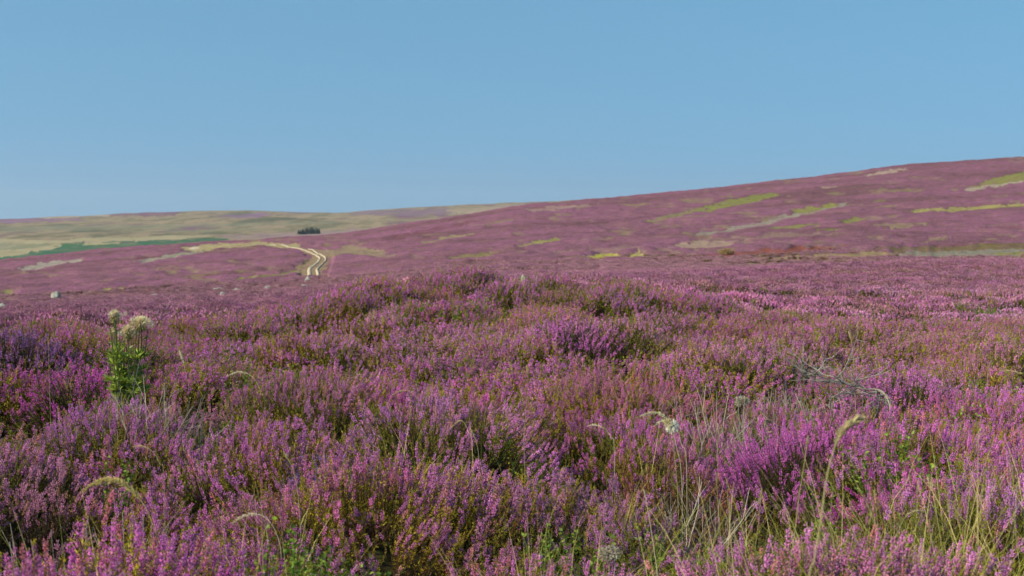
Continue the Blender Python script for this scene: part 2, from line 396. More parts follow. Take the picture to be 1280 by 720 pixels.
def blades(P, D, L, W, C, bend=0.0):
    """flat pointed leaves, 4 verts 2 tris (folded along the middle)"""
    n = len(P); D = unit(D); u, w = perp(D)
    ang = rng.uniform(0, 2 * PI, n)[:, None]; s = u * np.cos(ang) + w * np.sin(ang); nn = np.cross(D, s)
    L = np.broadcast_to(L, n)[:, None]; W = np.broadcast_to(W, n)[:, None]
    V = np.stack([P, P + D * L * .5 + s * W * .5 + nn * W * .15, P + D * L * .5 - s * W * .5 + nn * W * .15, P + D * L + nn * L * bend], 1).reshape(-1, 3)
    f = np.array([[0, 1, 2], [1, 3, 2]])
    F = (np.arange(n)[:, None, None] * 4 + f[None]).reshape(-1, 3)
    return V, F, np.repeat(C, 4, 0)
def tube(pts, radii, C, k=3):
    pts = np.asarray(pts, float); n = len(pts); radii = np.broadcast_to(radii, n)
    T = np.gradient(pts, axis=0); T = unit(T)
    ref = np.array([0.31, 0.95, 0.05]); 
    u = unit(np.cross(T, ref)); w = np.cross(T, u)
    V = []
    for j in range(k):
        a = 2 * PI * j / k; V.append(pts + (u * math.cos(a) + w * math.sin(a)) * radii[:, None])
    V = np.stack(V, 1).reshape(-1, 3)
    F = []
    for i in range(n - 1):
        for j in range(k):
            a = i * k + j; b = i * k + (j + 1) % k; c = a + k; d = b + k
            F += [[a, b, d], [a, d, c]]
    for j in range(1, k - 1):
        F.append([0, j + 1, j]); F.append([(n - 1) * k, (n - 1) * k + j, (n - 1) * k + j + 1])
    C = np.asarray(C, float)
    if C.ndim == 1: C = np.tile(C, (len(V), 1))
    else: C = np.repeat(C, k, 0)
    return V, np.array(F), C
def catmull(P, n):
    P = np.asarray(P, float); P = np.vstack([2 * P[0] - P[1], P, 2 * P[-1] - P[-2]])
    m = len(P) - 3; t = np.linspace(0, m, n); out = []
    for s in t:
        i = min(int(s), m - 1); f = s - i; a, b, c, d = P[i:i + 4]
        out.append(.5 * ((2 * b) + (-a + c) * f + (2 * a - 5 * b + 4 * c - d) * f * f + (-a + 3 * b - 3 * c + d) * f ** 3))
    return np.array(out)

# ------------------------------------------------------------------ heather tufts
def rc(c, n, v=.15, a=0.):
    c = np.asarray(c, float)
    k = rng.uniform(1 - v, 1 + v, (n, 1)); j = rng.uniform(1 - v * .35, 1 + v * .35, (n, 3))
    return np.hstack([np.clip(c * k * j, 0, 1), np.full((n, 1), a)])
PETAL = (.88, .88, .88)     # multiplied by the tint of the plant
def tuft(lod, bloom, height=.36, spread=.12, shoots=13, petal=PETAL, leaf=(.33, .33, .035), alpha=1.):
    mb = MB()
    for s in range(shoots):
        a = rng.uniform(0, 2 * PI); r = spread * math.sqrt(rng.uniform(0, 1)); hgt = height * rng.uniform(.82, 1.06) - r * .35
        b0 = np.array([math.cos(a), math.sin(a), 0]) * rng.uniform(0, .3) * spread
        tip = np.array([math.cos(a) * r, math.sin(a) * r, hgt]) + np.array([.012, .0, 0]) * rng.normal()
        lean = np.array([math.cos(a), math.sin(a), 0]) * r
        p1 = b0 + np.array([0, 0, hgt * .35]) + lean * .45
        p2 = b0 + np.array([0, 0, hgt * .7]) + lean * .85
        pts = catmull([b0, p1, p2, tip], 9 if lod == 0 else 5)
        stc = (.085, .05, .03)
        V, F, C = tube(pts, np.linspace(.0016, .0006, len(pts)) * (1 if lod == 0 else 1.6), stc, 3); mb.add(V, F, C)
        blooming = rng.uniform() < bloom
        def along(q):
            t = q * (len(pts) - 1); i = np.clip(t.astype(int), 0, len(pts) - 2); f = (t - i)[:, None]
            return pts[i] * (1 - f) + pts[i + 1] * f
        L = hgt
        spikes = []
        d = unit(pts[-1] - pts[-2])
        q0 = rng.uniform(.74, .88)
        spikes.append((along(np.array([q0]))[0], pts[-1] - along(np.array([q0]))[0], 1.0))
        nl = rng.integers(0, 3) if lod < 2 else 1
        for k in range(nl):
            q = rng.uniform(.52, .78); p0 = along(np.array([q]))[0]; az = rng.uniform(0, 2 * PI)
            dd = unit(d + .42 * np.array([math.cos(az), math.sin(az), 0])) * rng.uniform(.14, .22) * L
            spikes.append((p0 + dd * .25, dd, .85))
            if lod == 0:
                V, F, C = tube(np.array([p0, p0 + dd * .5, p0 + dd]), np.array([.001, .0008, .0005]), stc, 3); mb.add(V, F, C)
        for (p0, vec, w) in spikes:
            ln = np.linalg.norm(vec); dv = vec / ln
            isf = blooming and rng.uniform() < .9; pk = rng.uniform(.75, 1.13)
            if lod == 2:
                C = rc(petal if isf else leaf, 1, .15, alpha if isf else 0.)
                V, F, C = buds(p0[None], dv[None], np.array([ln * .95]), np.array([.0135 if isf else .010]), C, .5); mb.add(V, F, C); continue
            n = int(ln / (.0020 if lod == 0 else .0042)) + 3
            q = np.sort(rng.uniform(0.0, 1, n))
            th = np.arange(n) * 2.4 + rng.uniform(0, 6)
            u, w2 = perp(dv[None]); R = u * np.cos(th)[:, None] + w2 * np.sin(th)[:, None]
            # spike is fullest in its lower half, tapering
            prof = np.clip(np.sin(PI * np.clip(q * .72 + .22, 0, 1)) ** .5, .15, 1)
            P = p0 + vec * q[:, None] + R * .0012
            if isf:
                # flower bells with a green leafy tip
                fl = q < rng.uniform(.82, 1.1)
                D = R * 1.0 + dv * rng.uniform(.3, 1.1, (n, 1))
                sz = (.0066 if lod == 0 else .0090) * w
                C = rc(petal if not (lod < 2 and rng.uniform() < .12) else (.80, .95, .42), n, .20, alpha); C[:, :3] = np.clip(C[:, :3] * pk, 0, 1); C[~fl] = rc(leaf, (~fl).sum(), .2, 0)
                wl = np.where(fl, 1., .45)
                V, F, C = buds(P, D, sz * (.55 + .6 * prof) * rng.uniform(.8, 1.2, n), sz * .78 * (.6 + .5 * prof) * wl, C, .6)
            else:
                D = R * .8 + dv * 1.1
                sz = .0048 if lod == 0 else .0080
                V, F, C = buds(P, D, sz * rng.uniform(.8, 1.3, n), sz * .5, rc(leaf, n, .3, 0), .4)
            mb.add(V, F, C)
        # leafy part below the spikes
        if lod < 2:
            n = 34 if lod == 0 else 12
            q = rng.uniform(.30, .78, n); P = along(q); az = rng.uniform(0, 2 * PI, n)
            D = np.stack([np.cos(az), np.sin(az), rng.uniform(.3, 1.6, n)], 1)
            lw = .010 if lod == 0 else .018
            lf = np.where(rng.uniform(size=(n, 1)) < .25, np.array([[.13, .075, .035]]), np.array([leaf]))
            C = np.hstack([lf * rng.uniform(.6, 1.3, (n, 1)), np.zeros((n, 1))])
            V, F, C = buds(P, D, lw * rng.uniform(.7, 1.6, n), lw * .3, C, .4); mb.add(V, F, C)
        else:
            V, F, C = buds(along(np.array([.35])), d[None], np.array([.5 * L]), np.array([.03]), rc(leaf, 1, .3, 0), .5); mb.add(V, F, C)
    return mb
def clump():
    """a whole heather cushion for the distant slopes, about a metre across"""
    mb = MB()
    for k in range(120):
        r = .5 * math.sqrt(rng.uniform()); a = rng.uniform(0, 2 * PI)
        z = .30 * math.sqrt(max(0, 1 - (r / .58) ** 2)) * rng.uniform(.55, 1.1)
        p = np.array([[r * math.cos(a), r * math.sin(a), z - .08]]); d = np.array([[r * math.cos(a), r * math.sin(a), .5]]) + rng.normal(0, .12, (1, 3))
        fl = rng.uniform() < .8
        V, F, C = buds(p, d, np.array([.16]), np.array([.075]), rc(PETAL if fl else (.10, .11, .03), 1, .2, 1. if fl else 0.), .5); mb.add(V, F, C)
    return mb
def grass_tuft(n=16, h=.34, green=.6):
    mb = MB()
    for k in range(n):
        a = rng.uniform(0, 2 * PI); L = h * rng.uniform(.5, 1.1); lean = rng.uniform(.05, .6); bend = rng.uniform(0, .4)
        d = np.array([math.cos(a), math.sin(a), 0]); t = np.linspace(0, 1, 5)[:, None]
        pts = d * .02 + d * (lean * t + bend * t ** 3) * L + np.array([0, 0, 1]) * (t - .25 * bend * t ** 3) * L
        w = rng.uniform(.0010, .0019) * (1 - .8 * t[:, 0] ** 2)
        s = np.cross(d, [0, 0, 1]); s = s * math.cos(k) + d * math.sin(k)
        V = np.vstack([pts + s * w[:, None], pts - s * w[:, None]])
        F = []
        for i in range(4): F += [[i, i + 1, i + 6], [i, i + 6, i + 5]]
        c = (.34, .36, .05) if rng.uniform() < green else (.66, .52, .22)
        mb.add(V, F, np.append(np.array(c) * rng.uniform(.7, 1.2), 0))
    return mb
def bilberry_tuft(n=70, h=.26):
    mb = MB()
    for s in range(9):
        a = rng.uniform(0, 2 * PI); r = rng.uniform(.02, .13)
        tip = np.array([math.cos(a) * r, math.sin(a) * r, h * rng.uniform(.75, 1.1)])
        pts = catmull([np.zeros(3), tip * .5 + [0, 0, .03], tip], 6)
        V, F, C = tube(pts, np.linspace(.0016, .0008, 6), (.12, .18, .04), 3); mb.add(V, F, C)
        m = n // 9 + 4; q = rng.uniform(.4, 1, m); P = pts[0] + (tip * q[:, None]); az = rng.uniform(0, 2 * PI, m)
        D = np.stack([np.cos(az), np.sin(az), rng.uniform(0, .9, m)], 1)
        V, F, C = blades(P, D, rng.uniform(.013, .022, m), rng.uniform(.008, .013, m), rc((.20, .30, .035), m, .3)); mb.add(V, F, C)
    return mb
def twig_tangle(n=16, L=.22, c=(.34, .30, .27)):
    mb = MB()
    for s in range(n):
        a = rng.uniform(0, 2 * PI); d = unit(np.array([math.cos(a), math.sin(a), rng.uniform(.3, 1.6)]))
        p = rng.normal(0, .03, 3) * [1, 1, .2]; pts = [p]
        for k in range(4):
            d = unit(d + rng.normal(0, .28, 3)); p = p + d * L / 4 * rng.uniform(.8, 1.3); pts.append(p)
        cc = np.array(c) * rng.uniform(.6, 1.15)
        V, F, C = tube(np.array(pts), np.linspace(.0026, .0010, 5), cc, 3); mb.add(V, F, C)
        for j in (1, 2, 3):
            for m in range(2):
                d2 = unit(d + rng.normal(0, .6, 3)); q = np.array([pts[j], pts[j] + d2 * L * .14, pts[j] + d2 * L * .3 + rng.normal(0, .01, 3)])
                V, F, C = tube(q, np.array([.001, .0008, .0005]), cc, 3); mb.add(V, F, C)
    return mb

def scatter(name, variants, pos, rot, scl, idx, tint, tint2, label, category, group=None):
    """one uncountable cover object: a mesh of root points carrying plant variants through a geometry node group"""
    col = bpy.data.collections.new(name + '_forms')
    for i, me in enumerate(variants):
        o = bpy.data.objects.new('%s_form_%02d' % (name, i), me); col.objects.link(o)
    me = bpy.data.meshes.new(name); me.vertices.add(len(pos)); me.vertices.foreach_set('co', np.asarray(pos, np.float32).ravel())
    for nm, typ, dat, key in (('rot', 'FLOAT_VECTOR', rot, 'vector'), ('scl', 'FLOAT_VECTOR', scl, 'vector'), ('idx', 'INT', idx, 'value'),
                              ('tint', 'FLOAT_COLOR', tint, 'color'), ('tint2', 'FLOAT_COLOR', tint2, 'color')):
        a = me.attributes.new(nm, typ, 'POINT')
        dat = np.asarray(dat)
        if typ == 'FLOAT_COLOR' and dat.shape[1] == 3: dat = np.hstack([dat, np.ones((len(dat), 1))])
        a.data.foreach_set(key, dat.astype(np.int32 if typ == 'INT' else np.float32).ravel())
    ob = bpy.data.objects.new(name, me); COL.objects.link(ob)
    me.materials.append(M_PLANT)
    ng = bpy.data.node_groups.new(name + '_grow', 'GeometryNodeTree')
    ng.interface.new_socket('Geometry', in_out='INPUT', socket_type='NodeSocketGeometry')
    ng.interface.new_socket('Geometry', in_out='OUTPUT', socket_type='NodeSocketGeometry')
    gi = ng.nodes.new('NodeGroupInput'); go = ng.nodes.new('NodeGroupOutput')
    ci = ng.nodes.new('GeometryNodeCollectionInfo'); ci.inputs['Collection'].default_value = col
    ci.inputs['Separate Children'].default_value = True; ci.inputs['Reset Children'].default_value = True
    ip = ng.nodes.new('GeometryNodeInstanceOnPoints'); ip.inputs['Pick Instance'].default_value = True
    def na(nm, typ):
        n = ng.nodes.new('GeometryNodeInputNamedAttribute'); n.data_type = typ; n.inputs['Name'].default_value = nm
        return [s for s in n.outputs if s.enabled][0]
    e2r = ng.nodes.new('FunctionNodeEulerToRotation')
    L = ng.links.new
    L(gi.outputs[0], ip.inputs['Points']); L(ci.outputs[0], ip.inputs['Instance'])
    L(na('idx', 'INT'), ip.inputs['Instance Index']); L(na('rot', 'FLOAT_VECTOR'), e2r.inputs[0]); L(e2r.outputs[0], ip.inputs['Rotation'])
    L(na('scl', 'FLOAT_VECTOR'), ip.inputs['Scale']); L(ip.outputs[0], go.inputs[0])
    md = ob.modifiers.new('grow', 'NODES'); md.node_group = ng
    ob['kind'] = 'stuff'; ob['label'] = label; ob['category'] = category
    return ob
def jgrid(y0, y1, dens, wide=.42, marg=2.0):
    c = 1 / math.sqrt(dens); X = wide * y1 + marg
    gx, gy = np.meshgrid(np.arange(-X, X, c), np.arange(y0, y1, c))
    gx = gx.ravel() + rng.uniform(-.6, .6, gx.size) * c; gy = gy.ravel() + rng.uniform(-.6, .6, gy.size) * c
    m = (np.abs(gx) < wide * gy + marg) & (gy >= y0) & (gy < y1)
    return gx[m], gy[m]

# ------------------------------------------------------------------ ground sheet
def build_ground():
    inpx = np.arange(-150, 1431, 1.5)
    th_in = np.arctan((inpx - 640) / FPX)
    lo = np.linspace(-PI, th_in[0], 70)[:-1]; hi = np.linspace(th_in[-1], PI, 70)[1:]
    th = np.concatenate([lo, th_in, hi])
    Yr = np.concatenate([[0.4, .8, 1.2, 1.6], np.arange(2, 12, .09), np.arange(12, 26, .16), np.geomspace(26, 55, 60)[:-1],
                         np.geomspace(55, 850, 300), np.geomspace(900, 2300, 25), np.geomspace(2400, 7500, 130), [9000, 13000, 20000, 30000]])
    TH, R = np.meshgrid(th, Yr, indexing='xy')
    k = np.where(np.abs(TH) < .45, 1 / np.cos(TH), 1 / np.cos(.45))
    x = (np.sin(TH) * R * k).ravel(); y = (np.cos(TH) * R * k).ravel()
    z = ground_z(x, y)
    r = np.hypot(x, y)
    col, al = cover(x, y, z)
    # smooth cover a little over neighbouring vertices
    nc = len(th); nr = len(Yr)
    A = al.reshape(nr, nc); Cg = col.reshape(nr, nc, 3) * A[..., None]
    def blur(a, rr, cc):
        for ax, n in ((0, rr), (1, cc)):
            a = (a + np.roll(a, 1, ax) + np.roll(a, -1, ax)) / 3 if n == 1 else (a + np.roll(a, 1, ax) + np.roll(a, -1, ax) + np.roll(a, 2, ax) + np.roll(a, -2, ax)) / 5
        return a
    flat = np.zeros(len(x)); e_ = np.nonzero((y > 62) & (y < 900))[0]; prow = row_of(z[e_] / y[e_]); pcol = 640 + FPX * x[e_] / y[e_]
    flat[e_[in_poly(pcol, prow, [(372, 352), (376, 332), (387, 325), (380, 318), (330, 308), (325, 303), (372, 305), (400, 309), (418, 318), (415, 330), (408, 352)])]] = 1
    hal = np.maximum(blur(A, 2, 2), flat).ravel() if False else np.maximum(blur(blur(A, 2, 2), 2, 2).ravel(), blur(flat.reshape(nr, nc), 1, 1).ravel())
    canopy = sstep(45, 75, r) * (1 - sstep(1400, 1800, r))
    z = z + canopy * .32 * (1 - np.clip(hal * 1.15, 0, 1)) + canopy * (1 - np.clip(hal, 0, 1)) * (.12 * (vnoise(x / 1.3, y / 1.3, 91) - .5) + .26 * (vnoise(x / 3.4, y / 4.5, 93) - .5) + .3 * (vnoise(x / 11, y / 9, 95) - .5)) * 2 * np.clip(r / 150, .4, 1)
    V = np.stack([x, y, z], 1)
    i = np.arange(nr - 1)[:, None] * nc; j = np.arange(nc - 1)[None, :]
    F = np.stack([i + j, i + j + 1, i + j + 1 + nc, i + j + nc], -1).reshape(-1, 4)
    # close the hole under the viewer
    V = np.vstack([V, [[0, 0, -GZ]]]); c = len(V) - 1
    jj = np.arange(nc - 1); F3 = np.stack([np.full(nc - 1, c), jj + 1, jj], 1)
    me = mesh_from('ground', V, [F, F3], smooth=True)
    a = me.color_attributes.new('cover', 'FLOAT_COLOR', 'POINT')
    cc = np.hstack([np.vstack([col, [[0, 0, 0]]]), np.append(al, 0)[:, None]]); a.data.foreach_set('color', cc.astype(np.float32).ravel())
    zr = sstep(20, 48, r); zg = sstep(1100, 1800, r)
    zz = np.stack([np.append(zr, 0), np.append(zg, 0), 0 * np.append(zg, 0), 1 + 0 * np.append(zg, 0)], 1)
    a = me.color_attributes.new('zone', 'FLOAT_COLOR', 'POINT'); a.data.foreach_set('color', zz.astype(np.float32).ravel())
    me.materials.append(ground_material())
    o = bpy.data.objects.new('ground', me); COL.objects.link(o); o['kind'] = 'structure'
    return o
build_ground()

def canopy_row(px, Y, hgt=.34):
    x = (px - 640) / FPX * Y
    z = ground_z(x, Y); h = hummock(x, Y)[0]
    return row_of((z + hgt + np.where(np.hypot(x, Y) < 40, .25 * h, 0)) / Y)
def find_Y(px, py, lo, hi, hgt=.34):
    Y = np.geomspace(lo, hi, 1500); r = canopy_row(px, Y, hgt)
    k = np.nonzero(r <= py)[0]
    return float(Y[k[0]]) if len(k) else hi

# ------------------------------------------------------------------ heather bushes that stand out (things)
PUR = (.88, .27, .72); MAG = (.86, .17, .66); LIL = (.92, .37, .80); DEEP = (.68, .09, .52); PINK = (.84, .38, .53); BROWN = (.62, .32, .24); DUSK = (.60, .26, .64)
BUSHES = [  # px, py of the top, Y, radius, rise, colour, bloom, leaf, label
    (1015, 505, 7.0, .42, .46, (.82, .21, .67), .97, (.10, .10, .03), 'wide domed heather bush in vivid magenta bloom just below the bare dead branch'),
    (1168, 556, 5.9, .17, .40, DEEP, .99, (.10, .05, .03), 'small deep crimson-purple heather bush right of the magenta dome'),
    (18, 392, 10.6, .42, .62, DUSK, .9, (.07, .08, .03), 'tall dusky purple heather bush at the far left edge'),
    (42, 560, 6.1, .28, .40, (.76, .34, .50), .9, (.12, .09, .03), 'faded dusty pink heather bush in the left foreground'),
    (712, 395, 12.6, .45, .44, PUR, .95, (.12, .13, .03), 'bright purple heather bush beside the dark hollow at mid picture'),
    (560, 365, 17.0, .55, .42, LIL, .92, (.12, .14, .03), 'pale lilac heather bush on top of the central rise'),
    (830, 545, 6.7, .16, .34, (.40, .17, .10), .8, (.14, .07, .03), 'small rusty brown withered heather bush beneath the white seed ball'),
    (240, 640, 4.9, .26, .42, PUR, .95, (.11, .12, .03), 'full purple heather bush right of the golden arching grass plume'),
    (655, 700, 3.45, .20, .42, (.60, .20, .55), .97, (.10, .10, .03), 'blurred pinkish purple heather bush at the bottom edge near the centre'),
    (160, 706, 3.55, .26, .42, PUR, .95, (.10, .10, .03), 'blurred purple heather bush at the bottom edge on the left'),
    (745, 575, 6.2, .30, .40, (.50, .24, .44), .85, (.14, .15, .03), 'leaning mauve heather bush with long spikes left of the rusty bush'),
    (450, 560, 6.4, .30, .38, (.60, .28, .66), .93, (.11, .13, .03), 'light purple heather bush in the centre-left foreground'),
    (105, 440, 9.4, .26, .40, MAG, .9, (.12, .12, .03), 'magenta heather bush beside the thistle on its left'),
    (1130, 440, 9.4, .34, .40, PUR, .93, (.11, .12, .03), 'purple heather bush right behind the bare dead branch'),
]
def add_obj(name, me, parent=None, loc=None):
    o = bpy.data.objects.new(name, me); COL.objects.link(o)
    if parent is not None: o.parent = parent
    if loc is not None: o.location = loc
    return o
def thing(name, label, cat, loc, group=None):
    o = bpy.data.objects.new(name, None); COL.objects.link(o); o.location = loc; o.empty_display_size = .1
    o['label'] = label; o['category'] = cat
    if group: o['group'] = group
    return o
def rotmat(rx, ry, rz):
    cx, sx, cy, sy, cz, sz = math.cos(rx), math.sin(rx), math.cos(ry), math.sin(ry), math.cos(rz), math.sin(rz)
    return np.array([[cz * cy, cz * sy * sx - sz * cx, cz * sy * cx + sz * sx], [sz * cy, sz * sy * sx + cz * cx, sz * sy * cx - cz * sx], [-sy, cy * sx, cy * cx]])
def tilt_euler(nx, ny, spin):
    """euler (xyz) that spins about z then leans the top towards (nx, ny)"""
    # R = Rz(a) Ry(t) Rz(spin - a): return as euler from matrix
    a = math.atan2(ny, nx); t = math.hypot(nx, ny)
    R = rotmat(0, 0, a) @ rotmat(0, t, 0) @ rotmat(0, 0, spin - a)
    return R
BUSH_XY = [tuple(pt(155, 470, 8.45)[:2]) + (.19,), tuple(pt(155, 470, 8.1)[:2]) + (.16,)]
def make_bush(px, py, Y, R, rise, tint, bloom, leaf, label):
    p = pt(px, py, Y); gz = float(ground_z(p[0], Y))
    H = float(np.clip(p[2] - gz, .34, .85))
    t = thing('heather_bush', label, 'heather bush', (p[0], Y, gz)); BUSH_XY.append((p[0], Y, R))
    lod = 0 if Y < 8 else 1
    forms = [tuft(lod, bloom, .32, .12, 10, leaf=leaf).arrays() for _ in range(4)]
    n = int(60 * PI * R * R) + 8; fl = MB(); fo = MB()
    for k in range(n):
        r = R * math.sqrt((k + .5) / n); a = k * 2.39996 + rng.uniform(-.3, .3)
        V, F, C = forms[rng.integers(0, 4)]
        dome = math.sqrt(max(0, 1 - (r / (R * 1.18)) ** 2))
        top = (H - .30) * 1. * dome + .30 * (.55 + .45 * dome)
        sz = min(top / .36, 1.35); s = rng.uniform(.85, 1.1)
        Rm = tilt_euler(.75 * r / R * math.cos(a) + rng.normal(0, .06), .75 * r / R * math.sin(a) + rng.normal(0, .06), rng.uniform(0, 6.28))
        x = r * math.cos(a) * .82; y = r * math.sin(a) * .82
        gz2 = float(ground_z(p[0] + x, Y + y)) - gz
        lift = max(0, top - .36 * sz) 
        V = (V * [s, s, sz]) @ Rm.T + [x, y, gz2 + lift - .01]
        isf = C[F[:, 0], 3] > .5
        ct = C.copy(); ct[:, :3] = np.clip(ct[:, :3] * np.array(tint) * rng.uniform(.85, 1.12), 0, 1); C2 = C.copy(); C2[:, :3] *= 1.0
        for sel, mb, CC in ((isf, fl, ct), (~isf, fo, C2)):
            ff = F[sel]; used, inv = np.unique(ff, return_inverse=True)
            mb.add(V[used], inv.reshape(-1, 3), CC[used])
    o = add_obj('flower_spikes', fl.mesh('flower_spikes', M_PETAL), t); o['kind'] = 'stuff'
    o = add_obj('foliage', fo.mesh('foliage', M_LEAF), t); o['kind'] = 'stuff'
for b in BUSHES: make_bush(*b)

# ------------------------------------------------------------------ the heather cover
REG = [  # px, py, Y, radius, colour, strength
    (40, 555, 6.2, .35, PINK, .7), (240, 640, 4.8, .5, PUR, .7), (120, 640, 4.8, .6, (0.84, 0.26, 0.79), .6), (300, 560, 6.3, .6, PUR, .7), (430, 540, 6.8, .7, LIL, .5),
    (540, 600, 5.8, .7, (0.81, 0.26, 0.66), .7), (620, 640, 5.1, .5, (0.76, 0.26, 0.61), .7), (760, 600, 5.8, .7, (0.72, 0.31, 0.59), .8), (900, 640, 5.0, .6, (0.81, 0.25, 0.74), .7),
    (930, 430, 11, 1.2, LIL, .5), (1010, 440, 10, .7, (0.79, 0.17, 0.61), .6), (1160, 400, 13, 2.4, (0.81, 0.34, 0.59), .7), (1200, 480, 8.2, 1., PUR, .6), (20, 620, 5.2, .5, MAG, .6),
    (600, 430, 11.5, 1.3, (0.87, 0.31, 0.72), .6), (700, 380, 15, 1.2, (0.81, 0.30, 0.54), .6), (400, 400, 13, 1.4, LIL, .5), (820, 470, 8.8, .8, (0.76, 0.25, 0.50), .6), (320, 380, 17, 1.8, (0.84, 0.26, 0.74), .6),
    (370, 660, 4.8, .22, (0.92, 0.56, 0.90), .9), (980, 640, 5, .3, LIL, .6), (1090, 600, 5.6, .3, (0.72, 0.19, 0.50), .6), (60, 420, 10.5, .5, PUR, .6), (130, 440, 9.3, .4, PINK, .6),
]
GREENS = [(640, 620, 5.4, .25, .6), (420, 600, 5.9, .25, .45), (560, 690, 4.5, .3, .5), (1040, 580, 6.0, .25, .5), (150, 600, 5.8, .3, .4), (1140, 690, 4.5, .4, .5), (200, 440, 9.6, .3, .85), (90, 420, 11, .5, .5), (300, 400, 13, .6, .35), (480, 470, 8.8, .5, .3), (940, 470, 8.8, .4, .5), (1240, 520, 7, .4, .4), (370, 690, 4.5, .45, .75), (160, 460, 8.8, .25, .8), (690, 640, 5.2, .25, .9), (1070, 650, 4.9, .6, .45), (1220, 690, 4.5, .6, .6), (850, 590, 5.9, .35, .6), (900, 690, 4.4, .6, .5),
          (620, 510, 7.4, .35, .5), (680, 560, 6.4, .35, .4), (830, 450, 9.5, .5, .5), (340, 440, 10, .5, .5), (270, 450, 9.5, .3, .6), (1230, 430, 10.5, .5, .5), (1200, 480, 8, .25, .5), (60, 650, 4.9, .35, .45),
          (590, 380, 15, .5, .6), (500, 440, 10.5, .6, .4), (1100, 540, 6.6, .25, .5), (800, 410, 12.5, .7, .5), (760, 690, 4.4, .35, .6), (20, 450, 9, .5, .5)]
REGW = [tuple(pt(a, b, c)[:2]) + (d, e, f) for (a, b, c, d, e, f) in REG]
GREW = [tuple(pt(a, b, c)[:2]) + (d, e) for (a, b, c, d, e) in GREENS]
def lerp(a, b, t): return a + (b - a) * t
def tint_field(x, y, a, b):
    n = len(x)
    t = fbm(x / 1.6, y / 1.6, 101, 3); t2 = fbm(x / .5 + 9, y / .5, 111, 2); t3 = fbm(x / 6., y / 6., 121, 2)
    c = np.array(PUR)[None] * np.ones((n, 1))
    def to(col, w):
        nonlocal c
        c = c * (1 - w[:, None]) + np.array(col)[None] * w[:, None]
    to(LIL, sstep(.50, .68, t) * .8); to(MAG, sstep(.50, .30, t) * .6)
    to(PINK, sstep(.55, .72, t3 * .6 + a * .4) * .5); to(BROWN, (b > .88) * .55); to(DEEP, sstep(.62, .75, t2) * .4)
    # further off the bloom is more of a pinkish mauve
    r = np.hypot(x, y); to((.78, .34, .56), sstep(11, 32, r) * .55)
    for (fx, fy, R, col, w) in REGW:
        g = np.exp(-(((x - fx) ** 2 + (y - fy) ** 2) / (R * R)) ** 1.5) * w; to(col, g)
    c *= rng.uniform(.72, 1.22, (n, 1)) * rng.uniform(.94, 1.06, (n, 3))
    g = np.ones((n, 3)) * rng.uniform(.75, 1.3, (n, 1))
    w = sstep(.45, .7, t2)[:, None]; g = g * (1 - w) + g * np.array([[1.5, 1.2, .9]]) * w
    return np.clip(c, 0, 1), g
